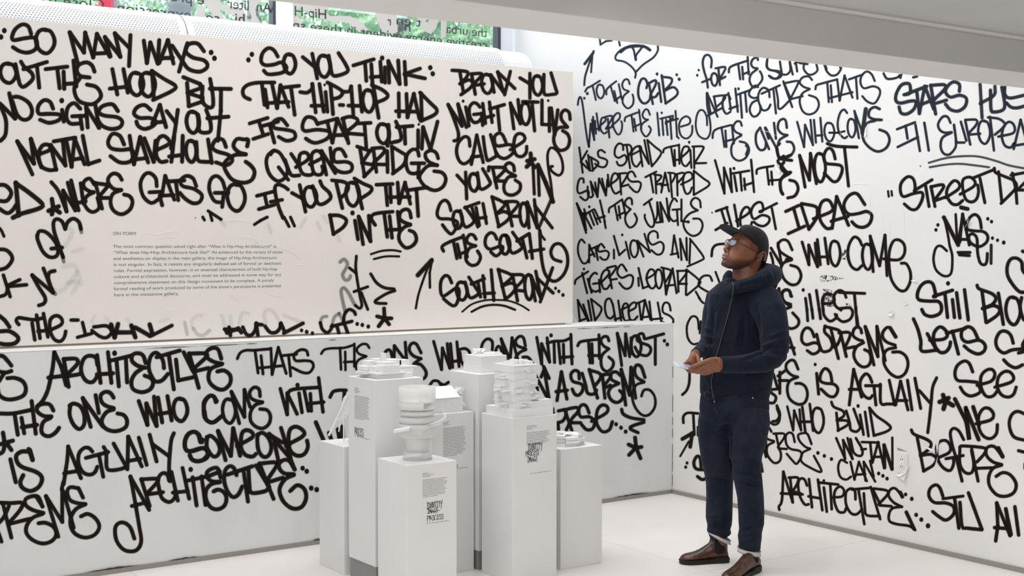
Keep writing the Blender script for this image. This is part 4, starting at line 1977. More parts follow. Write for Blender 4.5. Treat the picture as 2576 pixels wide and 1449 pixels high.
# ------------------------------------------------------------------ mini strokes for the small hand lettering on the pedestals
MG = {'I': ['10,0 90,0', '50,0 50,100', '5,100 95,100'], 'D': ['15,0 20,100', '5,0 70,20 100,60 60,95 10,100'], 'E': ['95,10 50,0 25,20 60,45 90,45', '60,45 10,70 30,98 70,95 95,75'], 'N': ['5,100 0,0 80,95 85,-10'],
      'T': ['-10,12 110,0', '50,5 55,100'], 'Y': ['0,0 50,45', '110,-15 40,130'], 'P': ['15,0 20,110', '0,0 90,15 90,40 20,60'], 'R': ['15,5 20,105', '0,5 85,10 30,60', '30,62 100,70'], 'O': ['50,0 95,35 80,95 30,95 5,50 50,0'],
      'C': ['90,15 55,0 10,40 25,95 85,90'], 'S': ['95,20 50,0 15,25 60,50 95,60 75,100 5,90'], 'M': ['10,100 0,0 45,70 60,0 95,105'], 'A': ['0,100 45,0 95,100', '0,72 90,70'], 'G': ['90,12 45,0 10,45 35,98 80,80 50,60 100,60'], '-': ['0,60 100,50'], ',': ['50,0 90,20 60,110']}
def mini(word, pt, adv, h, wd, proj, S, slant=0):
    for i, chx in enumerate(word):
        if chx == ' ': continue
        for st in MG[chx]:
            pts = []
            for t in st.split():
                a, b_ = map(float, t.split(',')); pts.append(((pt[0]+i*adv+a/100*adv*.95)*1000, (pt[1]-b_/100*h)*1000))
            band(S, resample([np.array(p) for p in pts]) if len(pts) < 4 else cr(pts), wd*1000, lambda x, y, o: proj(x/1000, y/1000, o), 1.0, .25, .15)
# ------------------------------------------------------------------ pedestals
A_ = .2745
def pedestal(px, d_near, w, top, label, raised, width=A_, widthy=A_):
    """px, d_near: photo column and depth of the corner nearest the camera"""
    X, Y = (px-1288)/F*d_near, d_near; x0 = X*math.cos(TH)+Y*math.sin(TH); y0 = -X*math.sin(TH)+Y*math.cos(TH)
    p = empty('pedestal', (x0+width/2, y0+widthy/2, 0), label, 'pedestal', 'white display pedestals')
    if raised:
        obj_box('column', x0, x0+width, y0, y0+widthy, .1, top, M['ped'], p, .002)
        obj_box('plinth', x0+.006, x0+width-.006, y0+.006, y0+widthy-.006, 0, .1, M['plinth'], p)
    else: obj_box('column', x0, x0+width, y0, y0+widthy, 0, top, M['ped'], p, .002)
    return p, x0, y0
pA, ax, ay = pedestal(942, 6.39, 0, 1.017, 'tall white pedestal at the left with the stacked slab model and a small notice', True)
pB, bx_, by_ = pedestal(1203, 6.73, 0, 1.013, 'tall rear white pedestal carrying the block model with crumpled roof', True)
pC, cx_, cy_ = pedestal(1289, 6.47, 0, .821, 'white pedestal right of centre with three hand lettered words, under the stepped tower model', False)
pD, dx_, dy_ = pedestal(1082, 6.60, 0, .821, 'white pedestal behind the front one, with a long printed notice and gabled house model', False, .262, .262)
pE, ex_, ey_ = pedestal(1022, 6.07, 0, .653, 'frontmost low white pedestal under the translucent cylinder tower model', False)
pF, fx_, fy_ = pedestal(863, 6.64, 0, .653, 'leftmost low white pedestal partly behind the tall one, under the slanted rod model', False)
pG, gx_, gy_ = pedestal(1411, 6.74, 0, .625, 'rightmost low white pedestal under the low ring shaped model', False)

def notice(parent, face, x0, y0, pa, heads, n, width_px, dy, words, wpos, foot=None, drift=0):
    """small print: lines of word-sized dashes, too small to read in the photo, laid on a pedestal face. face 'y': front-right face (y=y0), 'x': front-left face (x=x0)"""
    axis, val = (1, y0-.0006) if face == 'y' else (0, x0-.0006)
    P = lambda x, y: on_plane(x, y, axis, val)
    rng = random.Random(int(pa[0])); bm = bmesh.new()
    a0 = P(*pa); a1 = P(pa[0]+width_px, pa[1]); ux = 1 if face == 'y' else -1; q = 0 if face == 'y' else 1
    Wm = abs(a1[q]-a0[q]); zs = abs(P(pa[0], pa[1]+dy)[2]-a0[2])
    rows = [(i, rng.uniform(.2, .45) if i < heads else None) for i in range(heads+n)]
    for i, wl in rows:
        z = a0[2]-zs*(i+(1.2 if i >= heads else 0)); L = wl if wl else rng.uniform(.84, 1.0) if i < heads+n-1 else .6
        s = 0
        while s < L*Wm:
            k = min(rng.uniform(.005, .017), L*Wm-s)
            if k < .002: break
            c0, c1 = a0[q]+ux*s, a0[q]+ux*(s+k)
            pts = [(c0, z), (c1, z), (c1, z+zs*.36), (c0, z+zs*.36)]
            bm.faces.new([bm.verts.new((u, val, v) if face == 'y' else (val, u, v)) for u, v in pts]); s += k+.0022
    if foot:
        f0, f1 = P(*foot[0]), P(*foot[1]); s = 0; L = abs(f1[q]-f0[q])
        while s < L:
            k = min(rng.uniform(.006, .018), L-s); c0, c1 = f0[q]+ux*s, f0[q]+ux*(s+k); z = f0[2]
            bm.faces.new([bm.verts.new((u, val, v) if face == 'y' else (val, u, v)) for u, v in ((c0, z), (c1, z), (c1, z+.003), (c0, z+.003))]); s += k+.004
    tag(from_bm('fine_print', bm, M['finetext'], parent), kind='stuff')
    if words:
        S = Spray(); pj = (lambda u, v, o: (u, val-o, v)) if face == 'y' else (lambda u, v, o: (val-o, -u, v))
        for (wd, xa, xb, yt, yb) in words:
            A, B, C_ = P(xa, yt), P(xb, yt), P(xa, yb); a = A[q]*ux
            mini(wd, (a, A[2]), abs(B[q]-A[q])/len(wd), abs(A[2]-C_[2]), .0024, pj, S)
        finish(S, 'hand_lettering', M['spray'], parent)
notice(pA, 'x', ax, ay, (892, 976), 4, 16, 38, 3.75, [('PROCESS', 892, 915, 1074, 1094)], None, ((898, 1099), (930, 1104)))
notice(pC, 'y', cx_, cy_, (1325, 1073), 3, 9, 59, 3.95, [('IDENTITY', 1327, 1364, 1117, 1134), ('PROCESS', 1322, 1356, 1136, 1148), ('IMAGE', 1326, 1352, 1150, 1163)], None, ((1334, 1192), (1386, 1188)))
notice(pE, 'y', ex_, ey_, (1063, 1192.5), 3, 12, 64, 3.9, [('IDENTITY', 1073, 1112, 1265, 1280), ('IMAGE-', 1075, 1106, 1282, 1292), ('PROCESS', 1074, 1116, 1298, 1311)], None, ((1073, 1318), (1129, 1311)))
notice(pD, 'y', dx_, dy_, (1115, 1063), 3, 20, 58, 3.7, [(',', 1147, 1152, 1170, 1176)], None, ((1150, 1179), (1176, 1176)))

# ------------------------------------------------------------------ architectural models on the pedestals (white prints)
def model(name, loc, label): return empty(name, loc, label, 'model', 'white architectural models')
def slabs(parent, specs, cx, cy, z0, mat, name='block', bevel=.0008):
    for (x0, x1, y0, y1, za, zb) in specs:
        obj_box(name, cx+x0, cx+x1, cy+y0, cy+y1, z0+za, z0+zb, mat, parent, bevel)
# A: stacked slab complex
mA = model('slab_model', (ax+.14, ay+.14, 1.017), 'white model of stacked flat slabs and boxes on the tall left pedestal')
random.seed(11); cx, cy = ax+.145, ay+.145
slabs(mA, [(-.10, .10, -.095, .10, 0, .022), (-.115, .05, -.11, .09, .022, .030)], cx, cy, 1.017, M['model'], 'base')
sp = []
for (x, y, w_, d_, z_, h_) in ((-.075, -.10, .10, .07, .03, .035), (-.135, -.02, .06, .09, .018, .014), (-.12, .0, .05, .08, .034, .022), (-.09, .02, .05, .06, .05, .03), (-.05, -.03, .08, .07, .045, .03), (-.055, -.085, .07, .05, .062, .018),
      (-.02, .05, .09, .07, .03, .04), (.03, .02, .07, .08, .03, .05), (.045, -.03, .08, .06, .022, .03), (.08, .0, .07, .09, .02, .022), (.09, .02, .06, .06, .046, .03), (.02, -.07, .10, .05, .02, .02), (.0, .03, .02, .03, .03, .085),
      (.05, .05, .09, .05, .055, .018), (-.03, .02, .1, .03, .06, .012), (.06, -.055, .09, .035, .042, .01), (-.10, -.06, .05, .05, .03, .03), (.11, -.02, .05, .04, .03, .018), (-.03, .07, .05, .05, .07, .014)):
    sp.append((x, x+w_, y, y+d_, z_, z_+h_))
slabs(mA, sp, cx, cy, 1.017, M['model'])
# B: block with crumpled roof
mB = model('block_model', (bx_+.14, by_+.14, 1.013), 'white square block model with crumpled faceted roof on the tall rear pedestal')
cx, cy = bx_+.137, by_+.137
obj_box('lower_storey', cx-.085, cx+.085, cy-.085, cy+.085, 1.013, 1.052, M['model'], mB, .001)
obj_box('upper_storey', cx-.080, cx+.080, cy-.080, cy+.080, 1.052, 1.100, M['model'], mB, .001)
def crumple(name, parent, c, r, h, seed, mat, k=14):
    """folded paper lump: a few faceted shells leaning on each other"""
    rng = random.Random(seed); bm = bmesh.new()
    for i in range(max(3, k//3)):
        a = rng.uniform(0, 6.28); q = rng.uniform(0, r*.6); o = np.array([c[0]+q*math.cos(a), c[1]+q*math.sin(a), c[2]]); an = rng.uniform(0, 3.14); u = np.array([math.cos(an), math.sin(an), 0]); v = np.array([-u[1], u[0], 0])
        vs = []
        for _ in range(6): vs.append(bm.verts.new(tuple(o+u*rng.uniform(-1, 1)*r*.8+v*rng.uniform(-1, 1)*r*.3+np.array([0, 0, rng.uniform(-.1, 1)*h]))))
        bmesh.ops.convex_hull(bm, input=vs)
    return from_bm(name, bm, mat, parent)
crumple('crumpled_roof', mB, (cx-.03, cy+.02, 1.100), .055, .034, 3, M['model']); crumple('crumpled_roof', mB, (cx+.055, cy+.0, 1.098), .04, .018, 5, M['model'], 9)
for k in range(3): obj_box('roof_slab', cx-.06+k*.045, cx-.02+k*.05, cy-.04, cy+.05, 1.100, 1.104+k*.002, M['model'], mB)
# C: stepped tower with balconies
mC = model('stepped_tower_model', (cx_+.14, cy_+.14, .821), 'white stepped tower model with balconies and ledges on the pedestal right of centre')
x0, y0, z0 = cx_, cy_, .821
obj_box('podium', x0+.012, x0+.262, y0+.014, y0+.25, z0, z0+.042, M['model'], mC, .0008)
obj_box('podium', x0+.13, x0+.260, y0+.02, y0+.2, z0+.042, z0+.078, M['model'], mC, .0008)
for k in range(6):
    za = z0+.042+k*.036; j = .006*((k*7) % 3)
    obj_box('storey', x0+.03-j*.4, x0+.172-j, y0+.022+j*.3, y0+.20, za, za+.033, M['model'], mC, .0008)
    obj_box('floor_slab', x0+.026, x0+.176, y0+.020, y0+.204, za+.033, za+.036, M['model'], mC)
rng = random.Random(8)
for k in range(12):
    z = z0+.05+rng.random()*.19; u = x0+.03+rng.random()*.12; w_ = rng.uniform(.015, .04)
    obj_box('balcony', u, u+w_, y0+.006, y0+.03, z, z+rng.uniform(.008, .016), M['model'], mC, .0005)
for k in range(9):
    z = z0+.06+rng.random()*.17; u = y0+.03+rng.random()*.13; w_ = rng.uniform(.015, .03)
    obj_box('balcony', x0-.004-rng.random()*.01, x0+.035, u, u+w_, z, z+.004, M['model'], mC)
for k in range(5): obj_box('roof_box', x0+.04+k*.024, x0+.058+k*.026, y0+.05+.02*(k % 2), y0+.15, z0+.258, z0+.268+.006*(k % 3), M['model'], mC)
bm = bmesh.new(); prism(bm, [(x0+.18, y0+.05, z0+.078), (x0+.24, y0+.05, z0+.078), (x0+.20, y0+.05, z0+.118)], (0, .09, 0)); from_bm('gable', bm, M['model'], mC)
# D: gabled house with crumpled end
mD = model('gabled_house_model', (dx_+.13, dy_+.13, .821), 'white gabled house model with torn folded roof on the pedestal behind the front one')
x0, y0, z0 = dx_+.03, dy_+.04, .821
obj_box('walls', x0, x0+.19, y0, y0+.15, z0, z0+.075, M['model'], mD, .001)
for s in (0, 1):
    bm = bmesh.new(); prism(bm, [(x0-.006, y0-.006+s*.162, z0+.073), (x0-.006, y0+.075, z0+.125), (x0-.006, y0+.075, z0+.128), (x0-.006, y0-.010+s*.17, z0+.076)], (.175, 0, 0)); from_bm('roof_plane', bm, M['model'], mD)
for k in range(5):
    obj_box('window_relief', x0+.015+k*.036, x0+.035+k*.036, y0-.002, y0+.002, z0+.03, z0+.055, M['model'], mD)
crumple('folded_roof', mD, (x0+.185, y0+.04, z0+.085), .045, .045, 9, M['model'], 14); crumple('folded_wall', mD, (x0+.20, y0+.02, z0+.02), .03, .05, 10, M['model'], 9)
# E: translucent cylinder tower
tm, n, l, b = new_mat('translucent_print', (.93, .93, .92), .35, .4); b.inputs['Alpha'].default_value = .5
M['trans'] = tm
cE = on_plane(1064, 1165, 2, .653); cx, cy, z0 = ex_+A_/2+.004, ey_+A_/2+.004, .653
mE = model('cylinder_tower_model', (cx, cy, z0), 'translucent white cylinder tower model with ramps on the frontmost pedestal')
px = 6.25/F
def tube(name, r, za, zb, th, mat, parent, a0=0, a1=360, c=(0, 0), n=64):
    bm = bmesh.new(); full = a1-a0 >= 360; m = max(6, int(n*(a1-a0)/360)); ang = [math.radians(a0+(a1-a0)*i/m) for i in range(m if full else m+1)]
    R4 = [[bm.verts.new((cx+c[0]+rr*math.cos(t), cy+c[1]+rr*math.sin(t), z)) for t in ang] for rr, z in ((r, za), (r, zb), (r-th, zb), (r-th, za))]
    cnt = len(ang)
    for i in range(cnt if full else cnt-1):
        j = (i+1) % cnt
        for k in range(4): bm.faces.new((R4[k][i], R4[k][j], R4[(k+1) % 4][j], R4[(k+1) % 4][i]))
    if not full:
        for i in (0, -1): bm.faces.new([R4[k][i] for k in range(4)])
    return from_bm(name, bm, mat, parent, True)
def disc(name, r, za, zb, mat, parent, r2=None, c=(0, 0)):
    bm = bmesh.new(); cyl(bm, (cx+c[0], cy+c[1]), r, za, zb, 56, r2); return from_bm(name, bm, mat, parent)
disc('foot', 38*px, z0, z0+20*px, M['trans'], mE, 33*px)
disc('stem', 27*px, z0+20*px, z0+58*px, M['trans'], mE, 33*px, (0, 0))
disc('stem_side', 14*px, z0+2*px, z0+95*px, M['trans'], mE, 16*px, (.042, -.02))
disc('drum', 44*px, z0+58*px, z0+78*px, M['trans'], mE, 47*px)
tube('ring', 46*px, z0+76*px, z0+92*px, .002, M['trans'], mE); tube('ring', 45*px, z0+95*px, z0+108*px, .002, M['trans'], mE); tube('ring', 43*px, z0+113*px, z0+124*px, .002, M['trans'], mE)
disc('floor_plate', 42*px, z0+108*px, z0+110*px, M['trans'], mE); disc('floor_plate', 40*px, z0+92*px, z0+94*px, M['trans'], mE); disc('floor_plate', 46*px, z0+128*px, z0+131*px, M['trans'], mE)
tube('ring', 48*px, z0+131*px, z0+146*px, .002, M['trans'], mE, 90, 260)
tube('top_drum', 47*px, z0+146*px, z0+184*px, .0022, M['trans'], mE); disc('drum_floor', 46*px, z0+146*px, z0+148*px, M['trans'], mE)
obj_box('core', cx-.028, cx-.0, cy-.02, cy+.02, z0+76*px, z0+140*px, M['trans'], mE); obj_box('core', cx+.03, cx+.05, cy-.02, cy+.0, z0+118*px, z0+140*px, M['trans'], mE); obj_box('frame', cx-.02, cx-.004, cy-.05, cy-.046, z0+146*px, z0+168*px, M['model'], mE)
def strip(name, pts, wv, th, mat, parent):
    bm = bmesh.new()
    for i in range(len(pts)-1):
        a, b_ = np.array(pts[i]), np.array(pts[i+1]); hexa(bm, [a, b_, b_+wv, a+wv, a+[0, 0, th], b_+[0, 0, th], b_+wv+[0, 0, th], a+wv+[0, 0, th]])
    return from_bm(name, bm, mat, parent)
rw = np.array([0, .012, 0])
ramp_pts = [(cx+r*px*math.cos(t), cy+r*px*math.sin(t), z0+zz*px) for r, t, zz in ((20, -2.2, 74), (48, -1.5, 84), (66, -1.0, 92), (74, -.6, 99), (76, -.2, 106), (68, .2, 112), (52, .6, 118))]
for dz in (0, .012): strip('ramp', [(a, b_, c+dz) for a, b_, c in ramp_pts], rw, .004, M['trans'], mE)
pl0, pl1 = at_d(990, 1090, 6.17), at_d(1030, 1083, 6.10)
bm = bmesh.new(); a, b_ = pl0, pl1; hexa(bm, [a, b_, b_+[.03, .04, 0], a+[.03, .04, 0], a+[0, 0, .013], b_+[0, 0, .013], b_+[.03, .04, .013], a+[.03, .04, .013]]); from_bm('cantilever', bm, M['model'], mE)
# F: slanted rods
mF = model('slanted_rod_model', (fx_+.14, fy_+.14, .653), 'white model of slanted rods and panels behind the tall left pedestal')
def rod(p, q, r, mat, parent, name='rod'):
    p, q = Vector(tuple(p)), Vector(tuple(q)); d = (q-p).normalized(); u = d.orthogonal().normalized(); v = d.cross(u); bm = bmesh.new()
    ring = [[bm.verts.new(c+(u*math.cos(t)+v*math.sin(t))*r) for t in np.linspace(0, 6.283, 9)[:-1]] for c in (p, q)]
    for i in range(8): bm.faces.new((ring[0][i], ring[0][(i+1) % 8], ring[1][(i+1) % 8], ring[1][i]))
    bm.faces.new(ring[0][::-1]); bm.faces.new(ring[1]); return from_bm(name, bm, mat, parent)
D0 = 6.78
for (a, b_, r) in (((827, 1096), (880, 985), .006), ((852, 1086), (860, 1040), .0035), ((865, 1112), (864, 1010), .004), ((845, 1060), (872, 1040), .003)): rod(at_d(*a, D0), at_d(*b_, D0), r, M['model'], mF)
bm = bmesh.new(); pts = [at_d(x, y, D0) for x, y in ((864, 1000), (900, 960), (905, 1010), (862, 1060), (856, 1030))]; prism(bm, pts, (.004, .006, 0)); from_bm('panel_sheet', bm, M['model'], mF)
obj_box('footing', fx_+.1, fx_+.2, fy_+.1, fy_+.16, .653, .66, M['model'], mF)
# G: low ring model
mG = model('ring_model', (gx_+.13, gy_+.14, .625), 'low white irregular ring shaped model on the rightmost pedestal')
cx, cy, z0 = gx_+.125, gy_+.135, .625; rng = random.Random(5)
for k in range(9):
    t0 = k*2*math.pi/9; t1 = t0+2*math.pi/9*.98; r0, r1 = .055, .10; h = (.055, .05, .045, .075, .05, .06, .05, .06, .045)[k]
    for lay in range(3):
        o = rng.uniform(-.006, .006); bm = bmesh.new(); q = [(cx+r*math.cos(t)*1.12, cy+r*math.sin(t), z0+h*lay/3) for r, t in ((r0+o, t0), (r1+o, t0), (r1+o*2, t1), (r0+o, t1))]; prism(bm, q, (0, 0, h/3*.9)); from_bm('ring_tier', bm, M['model'], mG)
crumple('roof_shard', mG, (cx, cy, z0+.045), .09, .022, 21, M['model'], 10)

# ------------------------------------------------------------------ things on the right wall
ou = empty('power_outlet', tuple(on_plane(2270, 1165, 0, XR)), 'white double power outlet low on the right wall amid torn paper', 'outlet')
def on_right(name, xa, ya, xb, yb, t, mat, parent, bevel=.001, off=0):
    p, q = on_plane(xa, ya, 0, XR), on_plane(xb, yb, 0, XR); return obj_box(name, XR-t-off, XR-off+.0, min(p[1], q[1]), max(p[1], q[1]), min(p[2], q[2]), max(p[2], q[2]), mat, parent, bevel)
M['outlet'] = new_mat('outlet_white', (.80, .79, .78), .35)[0]
on_right('cover_plate', 2259, 1138, 2284, 1193, .006, M['outlet'], ou); on_right('socket_insert', 2264, 1146, 2276, 1178, .002, M['scrap'], ou, .0005, .006)
for y in (1149, 1167):
    for x, dy in ((2267, 4), (2272, 4)): on_right('slot', x, y+dy, x+1.4, y+dy+4.5, .0006, M['crack'], ou, 0, .0082)
    on_right('slot', 2269.2, y-1, 2271.2, y+1, .0006, M['crack'], ou, 0, .0082)
def scrap(pts, mat, name, label, lift=.004, crop=(1880, 1040, 4.025), grp=None, curl=.012):
    bm = bmesh.new(); P = [on_plane(crop[0]+x/crop[2], crop[1]+y/crop[2], 0, XR) for x, y in pts]; rng = random.Random(int(pts[0][0]))
    vs = []
    for i, p in enumerate(P): vs.append(bm.verts.new((XR-lift-(rng.random()*curl), p[1], p[2])))
    c = bm.verts.new((XR-lift, sum(p[1] for p in P)/len(P), sum(p[2] for p in P)/len(P)))
    for i in range(len(vs)): bm.faces.new((vs[i], vs[(i+1) % len(vs)], c))
    o = from_bm(name, bm, mat); tag(o, label, 'scrap', grp)
    return o
G1 = 'loose paper flakes on the right wall'
scrap([(1520, 345), (1622, 388), (1522, 372)], M['gap'], 'shadow_triangle', 'small painted grey shadow triangle just above the power outlet', .001, curl=.001)  # flat grey triangle painted in as a shadow
for i, (pts, crop) in enumerate((([(1500, 620), (1600, 680), (1640, 560), (1650, 500), (1620, 600), (1560, 640)], (1880, 1040, 4.025)),
        ([(1780, 300), (1850, 345), (1920, 380), (1860, 375), (1800, 340)], (1880, 1040, 4.025)), ([(1960, 245), (1920, 300), (1930, 420), (1945, 340), (1930, 290)], (1880, 1040, 4.025)), ([(1935, 430), (1900, 555), (1920, 520)], (1880, 1040, 4.025)),
        ([(2230, 590), (2200, 625), (2254, 560), (2254, 500)], (1880, 420, 4.025)), ([(1700, 1120), (1665, 1155), (1730, 1160)], (1880, 420, 4.025)), ([(1420, 365), (1490, 320), (1480, 380)], (1880, 700, 4.025)), ([(1570, 260), (1640, 225), (1610, 270)], (1880, 700, 4.025)),
        ([(1240, 640), (1200, 700), (1190, 790), (1215, 760), (1210, 700)], (1880, 150, 4.025)), ([(300, 1010), (280, 1090), (330, 1160), (345, 1130), (320, 1080)], (1880, 150, 4.025)), ([(60, 990), (40, 1060), (100, 1110), (120, 1050), (90, 1040)], (1430, 540, 4.025)))):
    scrap(pts, M['scrap'], 'paper_flake', ('white curled strip of torn paper below the power outlet', 'small white paper tear across the B of the word before the outlet', 'narrow white tear standing through the letter e right of the outlet', 'thin white paper sliver hanging below the letter e right of the outlet',
        'white curled tear above the small signature at the far right', 'small white curled flake just above the word STILL', 'small white raised flake left of the word LETS', 'tiny white flake left of the word STILL', 'pale blue white curled tear inside the large E of the top rows',
        'brown edged paper tear over the letter E of WITH THE', 'white torn flake beside the word AND near the parapet')[i], crop=crop)
# remains of an older black-and-white poster
pm, n, l, b = new_mat('poster_print', (.9, .9, .9), .6); x = noise(n, l, 95, 3, rough=.7); r = ramp(n, l, x.outputs[0], [(.49, (.03, .02, .03)), (.51, (.85, .84, .83))]); l.new(r.outputs[0], b.inputs['Base Color']); M['poster'] = pm
for i, (pts, lb) in enumerate((([(735, 1090), (860, 1100), (980, 1128), (860, 1155), (740, 1165)], 'pointed shred of old black and white poster under WHO COME'), ([(765, 1230), (870, 1250), (900, 1290), (840, 1320), (765, 1290)], 'dark shred of old poster above the word ILLEST'),
        ([(780, 1300), (850, 1300), (905, 1340), (880, 1400), (850, 1420), (760, 1400)], 'patch of old poster inside the e of ILLEST'), ([(995, 1378), (1060, 1390), (1050, 1440), (1010, 1430)], 'tiny square of old poster inside the s of ILLEST'), ([(960, 870), (1000, 820), (1040, 910), (1000, 945), (950, 930)], 'smudged dark scrap between WHO and COME'))):
    scrap(pts, M['poster'], 'poster_shred', lb, .0002, (1880, 420, 4.025), curl=.0001)

# raised paper creases and seams: thin real ridges on the panel and the right wall
def crease(pts, crop, surf, h=.0018, wd=.004):
    ax_i, val, par, mt = {'p': (1, YP, pan, M['panel']), 'r': (0, XR, right, M['right'])}[surf]
    P = [on_plane(crop[0]+x/crop[2], crop[1]+y/crop[2], ax_i, val) for x, y in cr(pts)]; bm = bmesh.new(); R = []
    for i, p in enumerate(P):
        t = P[min(i+1, len(P)-1)]-P[max(i-1, 0)]; t = t/np.linalg.norm(t); nrm_ = np.zeros(3); nrm_[ax_i] = -1; sd_ = np.cross(t, nrm_); e = math.sin(math.pi*(i+.15)/(len(P)-.7))
        R.append([bm.verts.new(tuple(q)) for q in (p-sd_*wd*e/2+nrm_*.0001, p+nrm_*h*e, p+sd_*wd*e/2+nrm_*.0001)])
    for i in range(len(R)-1):
        for k in range(2): bm.faces.new((R[i][k], R[i+1][k], R[i+1][k+1], R[i][k+1]))
    from_bm('paper_crease', bm, mt, par, False)
c0_ = (0, 400, 3.525); c1_ = (520, 520, 4.025); c2_ = (1880, 420, 4.025); c3_ = (1880, 150, 4.025)
for pts in ([(1210, 655), (1400, 665), (1500, 645), (1660, 632)], [(965, 575), (990, 625)], [(1340, 720), (1500, 690), (1560, 700)], [(1960, 545), (2250, 545)], [(2100, 690), (2250, 700)], [(1420, 1360), (1500, 1340), (1590, 1345)], [(2050, 1200), (2110, 1250)]): crease(pts, c0_, 'p')
for pts in ([(160, 130), (380, 140), (500, 180)], [(380, 290), (480, 330), (560, 400), (700, 440)], [(700, 400), (860, 460), (950, 545)], [(880, 590), (955, 590)], [(550, 855), (690, 900), (820, 915)], [(820, 835), (870, 830)], [(210, 870), (330, 970)]): crease(pts, c1_, 'p')
for pts in ([(1035, 190), (1120, 172), (1310, 182)], [(1240, 190), (1245, 400), (1238, 640)], [(1575, 350), (1590, 540), (1600, 760)], [(705, 200), (712, 340)], [(1380, 470), (1378, 700)], [(860, 1160), (860, 1400)], [(1170, 650), (1160, 820)], [(1450, 560), (1440, 800)]): crease(pts, c2_, 'r')
for pts in ([(80, 700), (220, 735), (330, 790)], [(0, 745), (90, 700)], [(940, 500), (945, 960)], [(1400, 600), (1490, 635)]): crease(pts, c3_, 'r')
for pts in ([(1600, 540), (1640, 560), (1600, 690)], [(1650, 640), (1760, 720)], [(1900, 1160), (1960, 1190)]): crease(pts, (1880, 1040, 4.025), 'r')
crease([(750, 2), (770, 100), (745, 200)], (1700, 880, 4.025), 'r')
# ------------------------------------------------------------------ the visitor
def G(x, y, d): return at_d(x, y, d)
HOR = FW*[1, 1, 0]; HOR = HOR/np.linalg.norm(HOR)
def loft(bm, rings, n=24, cap=True):
    """rings: (px, py, depth m, half-width px, half-thickness px). elliptical tube seen from the photo side, real thickness in depth"""
    C = [at_d(r[0], r[1], r[2]) for r in rings]; R = []
    for i, c in enumerate(C):
        t = C[min(i+1, len(C)-1)]-C[max(i-1, 0)]; t = t/np.linalg.norm(t)
        s = np.cross(t, FW)
        s = s/np.linalg.norm(s) if np.linalg.norm(s) > .15 else RT; q = np.cross(s, t)
        k = rings[i][2]/F; R.append([bm.verts.new(tuple(c+s*math.cos(a)*rings[i][3]*k+q*math.sin(a)*rings[i][4]*k)) for a in np.linspace(0, 2*math.pi, n, endpoint=False)])
    for i in range(len(R)-1):
        for j in range(n): bm.faces.new((R[i][j], R[i][(j+1) % n], R[i+1][(j+1) % n], R[i+1][j]))
    if cap:
        for r, c, sgn in ((R[0], C[0], 0), (R[-1], C[-1], 1)):
            cc = bm.verts.new(tuple(c))
            for j in range(n): bm.faces.new((r[j], r[(j+1) % n], cc) if sgn else (r[(j+1) % n], r[j], cc))
def ball(bm, x, y, d, rx, ry=None, rd=None, ang=0):
    k = d/F; a = math.radians(ang); ax = RT*math.cos(a)+UP*math.sin(a); ay = -RT*math.sin(a)+UP*math.cos(a)
    sph(bm, at_d(x, y, d), (rx*k, (ry or rx)*k, (rd or rx)*k), (ax, ay, FW))
def remesh(name, bm, mat, parent, voxel, smooth=6, fac=.5):
    me = bpy.data.meshes.new('tmp'); bm.normal_update(); bm.to_mesh(me); bm.free()
    o = bpy.data.objects.new('tmp', me); col.objects.link(o)
    md = o.modifiers.new('r', 'REMESH'); md.mode = 'VOXEL'; md.voxel_size = voxel; md.use_smooth_shade = True
    if smooth: s = o.modifiers.new('s', 'SMOOTH'); s.iterations = smooth; s.factor = fac
    bpy.context.view_layer.update(); dg = bpy.context.evaluated_depsgraph_get()
    m2 = bpy.data.meshes.new_from_object(o.evaluated_get(dg)); bpy.data.objects.remove(o)
    m2.name = name
    m2.materials.clear()
    for p in m2.polygons: p.use_smooth = True
    return link(name, m2, mat, parent)
def coords(me): c = np.zeros(len(me.vertices)*3); me.vertices.foreach_get('co', c); return c.reshape(-1, 3)
def displace(o, fn):
    """move the vertices of a plain mesh along their normals by fn(points)->metres"""
    me = o.data; c = coords(me); nn = np.zeros(len(me.vertices)*3); me.vertices.foreach_get('normal', nn); nn = nn.reshape(-1, 3)
    c = c+nn*fn(c)[:, None]; me.vertices.foreach_set('co', c.ravel()); me.update()
def pix(c):
    d = c-CC; z = d@FW; return 1288+F*(d@RT)/z, 724.5-F*(d@UP)/z
def fold(c, folds):
    """cloth folds: each (x0,y0,x1,y1,width,height mm): ridge(+)/crease(-) along a line, real relief in the cloth"""
    x, y = pix(c); out = np.zeros(len(c))
    for (x0, y0, x1, y1, wd, h) in folds:
        dx, dy = x1-x0, y1-y0; L = math.hypot(dx, dy); t = ((x-x0)*dx+(y-y0)*dy)/L**2; dist = np.abs((x-x0)*dy-(y-y0)*dx)/L
        env = np.clip(1-np.abs(t-.5)*2, 0, 1)**.6; out += h*.001*np.exp(-(dist/wd)**2)*env
    return out
person = empty('person', tuple(at_z(1835, 1425)), 'person in black cap, glasses, navy hooded jacket and jeans, looking up with both hands raised', 'person')

